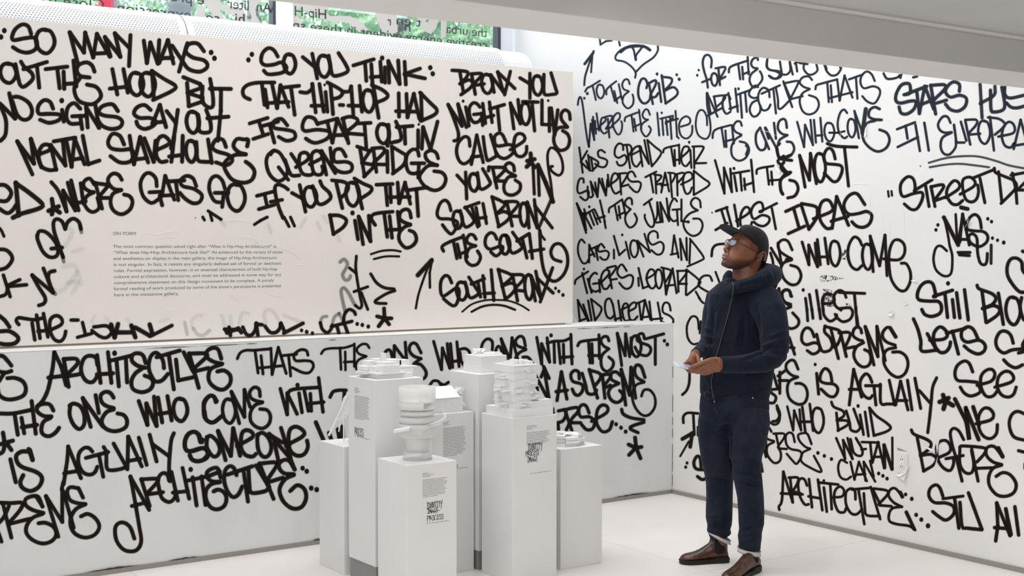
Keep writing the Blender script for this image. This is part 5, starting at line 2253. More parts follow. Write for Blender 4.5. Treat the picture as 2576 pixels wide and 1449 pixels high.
def cloth(name, c1, c2, sc, rough=.85, sheen=.3, wv=None):
    m, n, l, b = new_mat(name, c1, rough, .2); x = noise(n, l, sc, 4); r = ramp(n, l, x.outputs[0], [(.4, c1), (.62, c2)]); l.new(r.outputs[0], b.inputs['Base Color'])
    b.inputs['Sheen Weight'].default_value = sheen; b.inputs['Sheen Roughness'].default_value = .5; b.inputs['Sheen Tint'].default_value = (.5, .62, .85, 1)
    y = noise(n, l, 28, 4, rough=.5); z = noise(n, l, 500, 2); b1 = bump(n, l, b, y.outputs[0], .35, .012); bump(n, l, b, z.outputs[0], .25, .0015, b1); return m
M['hoodie'] = cloth('navy_fleece', (.0045, .0078, .0155), (.0062, .0098, .0195), 14, sheen=.09)
M['rib'] = cloth('navy_rib', (.0055, .009, .017), (.0075, .011, .021), 20, sheen=.08)
M['jean'] = cloth('indigo_denim', (.0058, .0088, .0185), (.0125, .0175, .031), 9, sheen=.06)
M['cuff'] = new_mat('denim_reverse', (.52, .54, .56), .9)[0]
M['cap'] = cloth('cap_black', (.008, .0075, .006), (.012, .011, .009), 20, sheen=.15)
M['capw'] = new_mat('cap_label', (.55, .56, .58), .7)[0]
M['lens'] = new_mat('lens', (.45, .48, .62), .05, .8)[0]; M['lens'].node_tree.nodes['Principled BSDF'].inputs['Alpha'].default_value = .30
M['gframe'] = new_mat('glasses_black', (.008, .008, .012), .25, .6)[0]
M['zip'] = new_mat('zip_grey', (.13, .15, .18), .4)[0]; M['zipd'] = new_mat('zip_tape', (.004, .005, .008), .8)[0]
M['stitch'] = new_mat('orange_stitch', (.10, .045, .03), .8)[0]
bt, n, l, b = new_mat('boot_leather', (.05, .02, .012), .32, .5); x = noise(n, l, 22, 4); r = ramp(n, l, x.outputs[0], [(.38, (.022, .009, .007)), (.68, (.105, .040, .018))]); l.new(r.outputs[0], b.inputs['Base Color']); y = noise(n, l, 60, 3); bump(n, l, b, y.outputs[0], .12, .004); M['boot'] = bt
M['sole'] = new_mat('boot_sole', (.009, .007, .006), .6)[0]; M['elastic'] = new_mat('boot_elastic', (.006, .005, .006), .9)[0]
sk, n, l, b = new_mat('skin', (.16, .06, .03), .42, .4)
at_b = n.new('ShaderNodeAttribute'); at_b.attribute_name = 'beard'; at_l = n.new('ShaderNodeAttribute'); at_l.attribute_name = 'lip'
x = noise(n, l, 60, 4); r = ramp(n, l, x.outputs[0], [(.3, (.195, .070, .036)), (.7, (.250, .092, .050))])
m1 = n.new('ShaderNodeMix'); m1.data_type = 'RGBA'; l.new(at_b.outputs['Fac'], m1.inputs[0]); l.new(r.outputs[0], m1.inputs[6]); m1.inputs[7].default_value = (.050, .022, .015, 1)
m2 = n.new('ShaderNodeMix'); m2.data_type = 'RGBA'; l.new(at_l.outputs['Fac'], m2.inputs[0]); l.new(m1.outputs[2], m2.inputs[6]); m2.inputs[7].default_value = (.27, .125, .125, 1)
l.new(m2.outputs[2], b.inputs['Base Color']); y = noise(n, l, 180, 3); bump(n, l, b, y.outputs[0], .12, .002)
b.inputs['Subsurface Weight'].default_value = .08; b.inputs['Subsurface Radius'].default_value = (.01, .004, .002)
M['skin'] = sk; M['nail'] = new_mat('nail', (.42, .22, .17), .3, .5)[0]

# head frame: origin in the skull, f = facing, u = crown, s = his left
psi = math.radians(21); pit = math.radians(24)
hh = -RT*math.cos(psi)-HOR*math.sin(psi); Fd = hh*math.cos(pit)+np.array([0, 0, 1])*math.sin(pit); Ud = -hh*math.sin(pit)+np.array([0, 0, 1])*math.cos(pit); Sd = np.cross(Ud, Fd)
HD = 6.83; HC = at_d(1886, 619, HD)
def hp(f, u, s=0): return HC+Fd*f+Ud*u+Sd*s
body = bmesh.new()
def head_loft(bm, rings, n=40):
    R = []
    for (u, fr, bk, wd, ex) in rings:
        cf, rf = (fr+bk)/2, (fr-bk)/2; L = []
        for a in np.linspace(0, 2*math.pi, n, endpoint=False):
            ca, sa = math.cos(a), math.sin(a); e = ex
            L.append(bm.verts.new(tuple(hp(cf+rf*math.copysign(abs(ca)**e, ca), u, wd*math.copysign(abs(sa)**e, sa)))))
        R.append(L)
    for i in range(len(R)-1):
        for j in range(n): bm.faces.new((R[i][j], R[i][(j+1) % n], R[i+1][(j+1) % n], R[i+1][j]))
    bm.faces.new(R[0][::-1]); bm.faces.new(R[-1])
head_loft(body, [(-.155, .098, .060, .022, 1), (-.148, .110, .040, .033, .95), (-.136, .1125, .005, .043, .9), (-.122, .111, -.022, .052, .88), (-.104, .112, -.045, .0585, .86), (-.084, .108, -.065, .063, .86), (-.060, .106, -.082, .067, .86),
    (-.040, .104, -.092, .069, .86), (-.020, .107, -.098, .071, .88), (.0, .109, -.102, .073, .9), (.03, .098, -.094, .069, .93), (.06, .070, -.076, .056, .96), (.080, .035, -.045, .036, 1), (.088, .010, -.02, .015, 1)])
AX = (Fd, Ud, Sd)
# nose, brow, cheeks, lips, chin, ears
for t in np.linspace(0, 1, 8): sph(body, hp(.106+.019*t, -.030-.042*t), (.010+.002*t, .012, .0075+.0045*t), AX, 12)
sph(body, hp(.124, -.076), (.0095, .0085, .0115), AX); [sph(body, hp(.113, -.080, s), (.010, .0075, .0075), AX) for s in (-.0125, .0125)]
[sph(body, hp(.100, -.013, s), (.013, .007, .020), AX) for s in (-.028, .028)]

sph(body, hp(.108, -.100), (.012, .020, .026), AX); sph(body, hp(.1175, -.1035), (.0095, .0065, .021), AX); sph(body, hp(.1155, -.1175), (.0095, .0070, .019), AX); sph(body, hp(.101, -.143), (.014, .016, .022), AX)
for s in (-1, 1):                                        # ears: concha, rim, lobe
    e0 = (-.040, -.048, .073*s)
    sph(body, hp(*e0), (.016, .027, .006), AX, 14)
    for a in np.linspace(-1.1, 3.6, 22): sph(body, hp(e0[0]-.004+.0185*math.cos(a), e0[1]+.006+.027*math.sin(a), e0[2]+s*(.009+.004*math.sin(a/2))), (.0042,)*3, None, 8)
    for a in np.linspace(.2, 2.6, 9): sph(body, hp(e0[0]-.002+.010*math.cos(a), e0[1]+.006+.016*math.sin(a), e0[2]+s*.008), (.003,)*3, None, 8)
    sph(body, hp(e0[0]+.008, e0[1]-.024, e0[2]+s*.006), (.008, .009, .005), AX, 10)
loft(body, [(1889, 640, HD+.0, 32, 28), (1884, 660, HD, 34, 29), (1878, 682, HD, 36, 29), (1878, 708, HD, 35, 32), (1876, 740, HD+.01, 52, 40), (1868, 800, 6.85, 60, 44), (1858, 900, 6.86, 58, 42), (1850, 1010, 6.86, 62, 44), (1846, 1060, 6.86, 66, 46)])
# arms inside the sleeves, legs inside the jeans (joined to the trunk)
loft(body, [(1900, 755, 6.80, 26, 26), (1932, 775, 6.72, 24, 24), (1942, 830, 6.68, 22, 22), (1944, 885, 6.64, 20, 20), (1905, 912, 6.60, 17, 16), (1860, 917, 6.56, 14, 13), (1822, 917, 6.53, 15, 12), (1808, 917, 6.52, 17, 11)], 16)
loft(body, [(1840, 755, 6.90, 24, 26), (1812, 775, 6.93, 18, 22), (1793, 830, 6.95, 13, 16), (1785, 868, 6.90, 12, 13), (1762, 883, 6.78, 12, 12), (1748, 893, 6.68, 13, 12)], 16)
for P in ([(1805, 1050, 6.92, 30, 30), (1803, 1130, 6.94, 26, 26), (1810, 1210, 6.95, 22, 22), (1812, 1290, 6.95, 20, 20), (1812, 1370, 6.96, 15, 15)], [(1880, 1050, 6.82, 30, 30), (1878, 1130, 6.78, 26, 26), (1884, 1210, 6.76, 22, 22), (1888, 1290, 6.75, 20, 20), (1888, 1385, 6.75, 15, 15)]):
    loft(body, P, 16)
# near hand (his left): palm, thumb along the phone edge, four fingers curled under it
D1 = 6.515
loft(body, [(1812, 917, D1, 18.5, 10), (1800, 917, D1, 20, 10.5), (1788, 919, D1, 19.5, 10), (1777, 922, D1, 16.5, 9), (1768, 925, D1, 12, 7.5)], 20)
def finger(pts, r0, r1, nail=None):
    n_ = len(pts); loft(body, [(x, y, d, r0+(r1-r0)*i/(n_-1), (r0+(r1-r0)*i/(n_-1))*1.0) for i, (x, y, d) in enumerate(pts)], 12)
    x, y, d = pts[-1]; ball(body, x, y, d, r1*1.0)
finger([(1802, 905, D1-.012), (1786, 906, D1-.020), (1770, 911, D1-.022), (1754, 918, D1-.016), (1741, 923, D1-.008), (1735.5, 925.5, D1-.004)], 7.0, 4.3)     # thumb
finger([(1782, 915, D1), (1768, 921, D1-.006), (1754, 927, D1+.002), (1743, 930, D1+.014), (1737, 929.5, D1+.026)], 5.2, 4.0)
finger([(1783, 923, D1), (1770, 928, D1-.004), (1757, 932.5, D1+.004), (1745, 935, D1+.016), (1737, 934, D1+.030)], 5.3, 4.1)
finger([(1785, 930, D1+.004), (1773, 935, D1+.0), (1762, 937.5, D1+.006), (1752, 937, D1+.018), (1745, 935, D1+.032)], 5.0, 3.8)
finger([(1790, 936, D1+.008), (1779, 940, D1+.006), (1770, 941, D1+.012), (1763, 939, D1+.024)], 4.4, 3.4)
# far hand (his right) behind the phone
D2 = 6.64
loft(body, [(1750, 891, D2+.02, 12.5, 9), (1747, 899, D2, 13.5, 9), (1742, 908, D2-.01, 13, 8.5), (1737, 916, D2-.02, 10, 8)], 18)
finger([(1752, 893, D2-.02), (1757, 903, D2-.045), (1759, 911, D2-.065), (1758, 917, D2-.075)], 6, 4.3)
finger([(1738, 902, D2+.005), (1729, 909, D2-.0), (1722, 916, D2-.012), (1719, 922, D2-.028), (1722, 926, D2-.042)], 4.6, 3.7)
finger([(1741, 906, D2+.008), (1732, 914, D2+.0), (1726, 921, D2-.012), (1725, 927, D2-.03), (1729, 929, D2-.045)], 4.8, 3.8)
finger([(1745, 909, D2+.008), (1737, 918, D2), (1731, 926, D2-.012), (1730, 933, D2-.03), (1734, 934.5, D2-.045)], 4.8, 3.8)
finger([(1749, 911, D2+.008), (1742, 921, D2), (1738, 930, D2-.012), (1738, 936, D2-.03), (1742, 936, D2-.045)], 4.2, 3.4)
bod = remesh('body', body, M['skin'], person, .0024, 3, .45)
HANDF = [(1746, 928.5, 1775, 915.5, 1.1, -3.2), (1750, 932.5, 1779, 925, .9, -1.6), (1759, 936, 1781, 930, 1.0, -2.6), (1768, 942.5, 1783, 937.5, 1.0, -2.2), (1753, 898, 1757, 912, 1.2, -1.5), (1733, 905, 1725, 915, 1, -1.4), (1739, 908, 1730, 918, 1, -1.6), (1765, 908, 1768, 914, 1, -.7), (1752, 914, 1755, 920, 1, -.6)]
displace(bod, lambda c: fold(c, HANDF)*(pix(c)[1] > 880)*(pix(c)[1] < 950)*(pix(c)[0] < 1812))
c = coords(bod.data); rel = c-HC; hf, hu, hs = rel@Fd, rel@Ud, rel@Sd
def sm(x, a, b_): t = np.clip((x-a)/(b_-a), 0, 1); return t*t*(3-2*t)
rngn = np.random.RandomState(3); nz = .88+.12*rngn.rand(len(hf))
jl = -.128+np.clip(.085-hf, 0, .13)*.42                                        # jaw line rises towards the ear
jaw = sm(jl-hu+.020, -.006, .020)*sm(hf, -.045, -.015)*sm(hu, -.185, -.150)*np.where(hu < -.115, sm(hf, -.02, .03), 1)
side = np.exp(-((hf+.022)/.012)**2)*sm(hu, -.10, -.08)*sm(-hu, -.002, .02)*sm(np.abs(hs), .045, .058)
chin = sm(-hu, .126, .140)*sm(hf, .05, .09)
stash = sm(-hu, .083, .090)*sm(hu, -.102, -.096)*sm(hf, .100, .108)*.6
hair = np.maximum(sm(-hf, .058, .068)*sm(hu, -.135, -.110), sm(hu, -.030, -.012)*sm(-hf, -.050, -.020))
brow = np.exp(-((hu+.006-.10*(np.abs(hs)-.03)**1)/.0042)**2)*sm(hf, .080, .092)*sm(np.abs(hs), .008, .016)*sm(-np.abs(hs), -.056, -.048)*.85
hair = hair*sm(-np.abs(hs), -.0735, -.0690)
beard = np.clip(np.maximum.reduce([brow, jaw*.92, side*.85, chin*.85, stash]), 0, 1)*nz; beard = np.maximum(beard, hair)
lip = np.exp(-(((hu+.1035)/.0065)**2))*.9+np.exp(-(((hu+.1180)/.0075)**2)); lip = np.clip(lip, 0, 1)*sm(hf, .108, .116)*sm(-np.abs(hs), -.024, -.018)
beard *= (1-lip)
near = np.linalg.norm(rel, axis=1) < .25
for nm, arr in (('beard', beard*near), ('lip', lip*near)):
    a_ = bod.data.attributes.new(nm, 'FLOAT', 'POINT'); a_.data.foreach_set('value', arr.astype(np.float32))
# eyes, glasses
def small(name, fn, mat, parent=None, smooth=True):
    bm = bmesh.new(); fn(bm); return from_bm(name, bm, mat, parent or person, smooth)
M['eye'] = new_mat('eye_white', (.55, .50, .48), .2, .6)[0]; M['iris'] = new_mat('iris', (.012, .008, .006), .1, .6)[0]
for s in (-1, 1):
    ey = small('eye', lambda bm: sph(bm, hp(.0855, -.036, .029*s), (.0105, .0072, .0105), AX), M['eye'])
    small('iris', lambda bm: sph(bm, hp(.0940, -.034, .029*s), (.0035, .0055, .0055), AX), M['iris'], ey)
    small('eyelid', lambda bm: (sph(bm, hp(.087, -.0285, .030*s), (.0115, .0042, .0135), AX)), M['skin'], ey)
def rodp(bm, pts, r, n_=8):
    P = [Vector(tuple(p)) for p in pts]
    R = []
    for i, p in enumerate(P):
        t = (P[min(i+1, len(P)-1)]-P[max(i-1, 0)]).normalized(); u = Vector(tuple(Ud)); u = (u-t*u.dot(t)); u = u.normalized() if u.length > .1 else t.orthogonal().normalized(); v = t.cross(u)
        R.append([bm.verts.new(p+(u*math.cos(a)+v*math.sin(a))*r) for a in np.linspace(0, 2*math.pi, n_, endpoint=False)])
    for i in range(len(R)-1):
        for j in range(n_): bm.faces.new((R[i][j], R[i][(j+1) % n_], R[i+1][(j+1) % n_], R[i+1][j]))
    bm.faces.new(R[0][::-1]); bm.faces.new(R[-1])
gl = small('glasses', lambda bm: rodp(bm, [hp(.1215, -.022, .009), hp(.1245, -.020, 0), hp(.1215, -.022, -.009)], .002), M['gframe'])
for s in (-1, 1):
    q = [(-.0165, .0095), (-.0160, .022), (-.0165, .040), (-.0185, .053), (-.024, .0575), (-.034, .057), (-.044, .053), (-.049, .044), (-.0505, .030), (-.048, .017), (-.041, .0095), (-.028, .0075)]
    rim = [hp(.121-.010*(b_/.055)**2, a, b_*s) for a, b_ in q]
    small('lens_rim', lambda bm: rodp(bm, rim+[rim[0], rim[1]], .0021), M['gframe'], gl)
    small('lens', lambda bm: prism(bm, rim, tuple(Fd*.0012)), M['lens'], gl, False)
    small('temple', lambda bm: rodp(bm, [hp(.111, -.024, .056*s), hp(.104, -.024, .064*s), hp(.06, -.027, .0735*s), hp(.0, -.030, .0775*s), hp(-.022, -.028, .0775*s)], .0017), M['gframe'], gl)
# cap
D1n = 6.497
for (x, y, d) in ((1735.3, 924.3, D1n), (1757.2, 917.5, 6.555)): small('fingernail', lambda bm: ball(bm, x, y, d, 2.2, 1.8, 1.6), M['nail'])
cap = empty('cap', tuple(HC)); set_parent(cap, person)
bm = bmesh.new(); n_ = 96; rows = []
for k in range(29):
    e = k/28*math.pi/2; L = []
    for j in range(n_):
        a = 2*math.pi*j/n_; fr = math.cos(a); rad = math.cos(e)**.72
        f = (.106 if fr > 0 else .114)*fr*rad-.003; s = .084*math.sin(a)*rad
        base = -.004+.036*max(0, fr)-.078*max(0, -fr)**1.1
        u = base+(.104-base)*math.sin(e)**1.0
        seam = 1-.018*math.exp(-((math.sin(3*a))/.12)**2)*math.cos(e)*0.5
        L.append(bm.verts.new(tuple(hp(f*seam, u-.0, s*seam))))
    rows.append(L)
for k in range(28):
    for j in range(n_): bm.faces.new((rows[k][j], rows[k][(j+1) % n_], rows[k+1][(j+1) % n_], rows[k+1][j]))
bmesh.ops.remove_doubles(bm, verts=bm.verts, dist=.0005); crown = from_bm('cap_crown', bm, M['cap'], cap, True)
sd = crown.modifiers.new('t', 'SOLIDIFY'); sd.thickness = .003
bm = bmesh.new(); G_ = []
for i in range(9):
    t = i/8; L = []
    for j in range(17):
        a = (j/16-.5)*math.radians(150); f0, s0 = .100*math.cos(a*.9), .080*math.sin(a)/math.sin(math.radians(75)); 
        f1, s1 = .100+.072*math.cos(a)**.5 if abs(a) < 1.3 else .100, .082*math.sin(a)
        f1 = .055+.137*math.cos(a*.98)**.42; s1 = .0835*math.sin(a)/.966
        f, s = f0+(f1-f0)*t, s0+(s1-s0)*t; L.append(bm.verts.new(tuple(hp(f, .0335+.002*t-2.1*s*s*(1-.45*t), s))))
    G_.append(L)
for i in range(8):
    for j in range(16): bm.faces.new((G_[i][j], G_[i][j+1], G_[i+1][j+1], G_[i+1][j]))
vis = from_bm('visor', bm, M['cap'], cap, True); sd = vis.modifiers.new('t', 'SOLIDIFY'); sd.thickness = .0035
def on_surf(objs, x, y, lift=.0015):
    """point where the line of sight first meets the given meshes, lifted off the surface"""
    best = None; dg = bpy.context.evaluated_depsgraph_get()
    for o in objs:
        if o.name not in BV:
            bpy.context.view_layer.update(); ev = o.evaluated_get(bpy.context.evaluated_depsgraph_get()); me = ev.to_mesh(); mw = o.matrix_world
            BV[o.name] = BVHTree.FromPolygons([mw @ v.co for v in me.vertices], [list(p.vertices) for p in me.polygons]); ev.to_mesh_clear()
        r = Vector(tuple(ray(x, y))).normalized(); h = BV[o.name].ray_cast(Vector((0, 0, EYE)), r)
        if h[0] is not None and (best is None or h[3] < best[3]): best = (h[0], h[1], r, h[3])
    if best is None: return None
    p, nrm, r, _ = best; nrm = nrm if nrm.dot(r) < 0 else -nrm; return np.array(p+nrm*lift)
BV = {}
def seam(name, objs, pts, wd, mat, parent, lift=.0012, sub=6):
    """thin sewn line lying on the cloth surface"""
    P = [p for p in (on_surf(objs, q[0], q[1], lift) for q in cr(pts, sub)) if p is not None]
    if len(P) < 2: return None
    bm = bmesh.new(); rodp(bm, P, wd/2, 6); return from_bm(name, bm, mat, parent, True)
def patch(name, o, poly, mat, parent, lift=.0006):
    """a sewn-on patch: the part of a surface inside an outline, as a sheet of its own just above it"""
    bpy.context.view_layer.update(); ev = o.evaluated_get(bpy.context.evaluated_depsgraph_get()); me = ev.to_mesh(); c = coords(me); mw = np.array(o.matrix_world); c = c@mw[:3, :3].T+mw[:3, 3]
    x, y = pix(c); ins = np.zeros(len(c), bool); n = len(poly)
    for i in range(n):
        (x0, y0), (x1, y1) = poly[i], poly[(i+1) % n]
        if y0 != y1: ins ^= ((y0 > y) != (y1 > y)) & (x < (x1-x0)*(y-y0)/(y1-y0)+x0)
    mp = {}; V = []; Fc = []; nm = np.array([tuple(v.normal) for v in me.vertices])@mw[:3, :3].T
    for p in me.polygons:
        vs = list(p.vertices)
        if ins[vs].all() and np.mean(nm[vs]@FW) < -.02:
            for v in vs:
                if v not in mp: mp[v] = len(V); V.append(tuple(c[v]+nm[v]*lift))
            Fc.append([mp[v] for v in vs])
    ev.to_mesh_clear(); m2 = bpy.data.meshes.new(name); m2.from_pydata(V, [], Fc)
    for p in m2.polygons: p.use_smooth = True
    return link(name, m2, mat, parent)
patch('cap_label', crown, [(1845, 584), (1853, 574), (1864, 569), (1862, 575), (1856, 581), (1850, 585)], M['capw'], cap)
small('cap_button', lambda bm: sph(bm, hp(-.003, .105, 0), (.006, .003, .006), AX, 10), M['cap'], cap)

# hooded jacket
hd = bmesh.new()
TD = 6.86
loft(hd, [(1872, 706, TD, 44, 36), (1869, 722, TD, 62, 44), (1866, 742, TD, 82, 52), (1867, 770, TD, 88, 56), (1868, 820, TD, 90, 58), (1864, 870, TD, 90, 59), (1857, 920, TD, 91, 60), (1851, 960, TD, 91, 60), (1849, 982, TD, 89, 58), (1848, 997, TD, 87, 56)], 40)
loft(hd, [(1795, 985, 6.80, 26, 26), (1797, 998, 6.80, 22, 22), (1798, 1004, 6.80, 17, 17)], 20)
# near sleeve
loft(hd, [(1905, 742, 6.80, 40, 44), (1925, 757, 6.74, 42, 42), (1938, 785, 6.69, 41, 40), (1945, 825, 6.66, 39, 38), (1949, 860, 6.64, 37, 36), (1948, 885, 6.62, 36, 34)], 28)
loft(hd, [(1952, 880, 6.63, 34, 32), (1940, 898, 6.61, 33, 30), (1920, 908, 6.59, 30, 27), (1895, 913, 6.575, 26, 24), (1870, 916, 6.56, 23.5, 21), (1845, 917, 6.545, 22, 19)], 28)
# far sleeve
loft(hd, [(1830, 742, 6.92, 38, 42), (1808, 757, 6.95, 36, 40), (1798, 790, 6.96, 31, 36), (1792, 830, 6.96, 28, 33), (1788, 858, 6.94, 26, 30)], 28)
loft(hd, [(1790, 852, 6.94, 26, 28), (1781, 868, 6.90, 24, 25), (1770, 878, 6.84, 20, 21), (1760, 884, 6.77, 16.5, 18)], 24)
hood = remesh('jacket', hd, M['hoodie'], person, .0055, 8, .5)
FOLDS = [(1900, 880, 1975, 850, 5, 7), (1905, 893, 1980, 905, 5, 6), (1880, 905, 1945, 870, 4, -7), (1930, 868, 1984, 876, 4, -6), (1925, 850, 1980, 830, 5, 4), (1890, 760, 1902, 840, 6, 5), (1903, 760, 1912, 850, 5, -9), (1880, 830, 1930, 905, 7, -5),
    (1850, 945, 1930, 965, 5, 4), (1780, 960, 1850, 985, 4, -4), (1800, 930, 1870, 960, 5, 4), (1775, 950, 1800, 990, 4, 5), (1830, 1000, 1930, 975, 4, -5), (1765, 820, 1800, 835, 4, 4), (1762, 843, 1800, 852, 4, 5), (1760, 858, 1796, 866, 3, -6), (1758, 872, 1780, 876, 3, 4), (1795, 770, 1790, 870, 4, -8),
    (1860, 780, 1845, 900, 7, 4), (1875, 790, 1870, 880, 6, -4), (1830, 780, 1800, 900, 6, 4), (1855, 905, 1900, 890, 3, 4), (1865, 925, 1920, 918, 4, -4), (1815, 755, 1800, 830, 5, 3), (1780, 800, 1775, 850, 5, 4), (1935, 760, 1965, 850, 7, 4), (1770, 1000, 1800, 965, 4, 4), (1835, 960, 1880, 1000, 5, 3)]
displace(hood, lambda c: fold(c, FOLDS)*2.0)
# ribbed cuffs and hem band
cf = bmesh.new(); loft(cf, [(1853, 917, 6.549, 22.2, 18.6), (1840, 917, 6.541, 21.2, 17.5), (1825, 917, 6.532, 20.6, 16), (1813, 917, 6.525, 20.3, 14.5)], 32); remesh('sleeve_cuff', cf, M['rib'], person, .004, 3)
cf = bmesh.new(); loft(cf, [(1766, 880, 6.80, 17.5, 18), (1757, 886, 6.75, 15.5, 16), (1750, 890.5, 6.70, 14.5, 14)], 28); remesh('sleeve_cuff', cf, M['rib'], person, .004, 3)
# hood lying round the neck, collar standing at the front
hb = bmesh.new(); RG = []
for i in range(25):
    a = 2*math.pi*i/24; ca, sa = math.cos(a), math.sin(a)      # a=0 back of neck, pi front
    x = 1883+52*ca+ (8 if ca > 0 else 0); y = 710-20*ca+3*abs(sa); d = 6.85-.150*sa*(1 if sa > 0 else .95)
    r = 15.5+11*max(0, ca)+2*max(0, sa); RG.append((x, y, d, r, r))
for i in range(24):
    loft(hb, [RG[i], RG[i+1]], 14)
loft(hb, [(1916, 672, 6.88, 14, 28), (1928, 680, 6.88, 24, 38), (1935, 695, 6.88, 25, 44), (1925, 715, 6.87, 30, 44)], 20)
loft(hb, [(1836, 700, 6.78, 10, 9), (1837, 708, 6.78, 16, 12), (1839, 720, 6.78, 20, 14), (1843, 738, 6.79, 20, 12)], 16)
loft(hb, [(1836, 684, 6.92, 9, 10), (1831, 696, 6.90, 13, 12), (1830, 712, 6.88, 16, 14), (1832, 726, 6.87, 16, 14)], 16)
hr = remesh('hood', hb, M['hoodie'], person, .005, 22, .5)
displace(hr, lambda c: fold(c, [(1860, 712, 1940, 690, 4, 5), (1850, 722, 1945, 705, 4, -5), (1870, 732, 1950, 722, 4, 5), (1905, 690, 1915, 730, 5, -5), (1925, 670, 1945, 700, 4, 5), (1825, 705, 1850, 712, 3, -5)]))
J = [hood, hr]
zp = [(1845, 712), (1844, 735), (1838, 765), (1829, 800), (1818, 838), (1808, 875), (1799, 905), (1794, 935), (1790, 958), (1790, 975), (1794, 995), (1797, 1008)]
seam('zip_tape', J, [(x-2.6, y) for x, y in zp], .006, M['zipd'], person); seam('zip', J, zp, .0034, M['zip'], person, .0016); seam('zip_tape', J, [(x+3.2, y) for x, y in zp], .0030, M['zipd'], person)
small('zip_pull', lambda bm: ball(bm, 1797, 1010, 6.77, 2.2, 3.4, 1.5), M['zip'])
for pts in ([(1842, 742), (1826, 752), (1810, 766), (1798, 782), (1790, 796)], [(1880, 740), (1889, 765), (1894, 800), (1900, 838)], [(1775, 852), (1790, 856), (1808, 858)], [(1816, 858), (1840, 862), (1868, 864), (1890, 862)], [(1765, 985), (1800, 992), (1850, 985), (1900, 974), (1935, 962)], [(1850, 898), (1850, 917), (1851, 936)]):
    seam('jacket_seam', [hood], pts, .0022, M['zipd'], hood, .0004)
for x, y in ((1827, 712), (1842, 711)): p = on_surf(J, x, y, .002); small('eyelet', lambda bm: sph(bm, p, (.0035,)*3, None, 10), M['zip'], hr)

# jeans
jn = bmesh.new()
loft(jn, [(1848, 985, TD, 84, 54), (1848, 1005, TD, 87, 56), (1847, 1030, TD, 88, 57), (1846, 1050, TD, 84, 54), (1846, 1064, TD, 72, 46)], 40)
loft(jn, [(1802, 1030, 6.88, 40, 46), (1798, 1060, 6.90, 42, 48), (1799, 1100, 6.92, 43, 46), (1804, 1150, 6.94, 41, 43), (1809, 1190, 6.95, 37, 40), (1810, 1215, 6.95, 34, 38), (1810, 1250, 6.95, 33, 37), (1809, 1285, 6.955, 33.5, 36), (1809, 1305, 6.955, 33, 36), (1810, 1320, 6.96, 30.5, 34), (1808, 1333, 6.96, 29, 32), (1814, 1350, 6.96, 27, 30)], 32)
loft(jn, [(1886, 1030, 6.83, 48, 50), (1885, 1060, 6.82, 52, 52), (1881, 1100, 6.80, 48, 48), (1875, 1150, 6.78, 41, 44), (1879, 1190, 6.77, 36.5, 40), (1883, 1215, 6.765, 35, 38), (1888, 1250, 6.76, 33, 37), (1890, 1290, 6.76, 32.5, 36), (1890, 1315, 6.76, 32, 35), (1888, 1335, 6.76, 28.5, 33), (1886, 1350, 6.76, 30, 33), (1886, 1368, 6.76, 27.5, 31), (1885, 1380, 6.76, 28, 30)], 32)
jeans = remesh('jeans', jn, M['jean'], person, .0055, 5, .5)
JF = [(1775, 1192, 1842, 1202, 4, 7), (1778, 1204, 1842, 1210, 3, -7), (1780, 1216, 1840, 1212, 4, 5), (1845, 1200, 1918, 1215, 4, 7), (1850, 1190, 1916, 1196, 3, -6), (1850, 1215, 1915, 1222, 3, -6), (1850, 1228, 1915, 1215, 4, 4), (1775, 1300, 1830, 1290, 4, 4), (1778, 1330, 1838, 1345, 4, 6), (1780, 1322, 1835, 1330, 3, -6),
    (1800, 1340, 1840, 1358, 3, 5), (1857, 1350, 1912, 1330, 4, 5), (1860, 1340, 1915, 1318, 3, -6), (1858, 1362, 1910, 1352, 3, 4), (1770, 1060, 1840, 1100, 6, 4), (1765, 1090, 1835, 1120, 6, -4), (1790, 1020, 1830, 1060, 5, 4), (1838, 1050, 1838, 1190, 3, -11), (1832, 1030, 1800, 1090, 5, 4), (1842, 1035, 1880, 1080, 5, 4), (1846, 1060, 1905, 1120, 5, -3), (1772, 1130, 1830, 1160, 5, 3), (1850, 1090, 1910, 1060, 6, 4), (1850, 1110, 1900, 1150, 6, 3),
    (1780, 1250, 1830, 1270, 5, 3), (1865, 1260, 1915, 1280, 5, 3), (1905, 1050, 1925, 1100, 5, -4), (1895, 1080, 1930, 1065, 4, 4), (1860, 1300, 1915, 1310, 5, -3)]
displace(jeans, lambda c: fold(c, JF)*1.9)
for pts in ([(1898, 1002), (1899, 1020), (1899, 1045)], [(1914, 1001), (1925, 1000), (1935, 1000)], [(1914, 1003), (1916, 1035), (1922, 1072)], [(1797, 1022), (1800, 1034), (1806, 1042), (1801, 1030)]): seam('stitching', [jeans], pts, .0011, M['stitch'], jeans, .0004)
p = on_surf([jeans], 1893, 1001, .003)
if p is not None: small('rivet', lambda bm: sph(bm, p, (.004,)*3, None, 10), M['capw'], jeans)
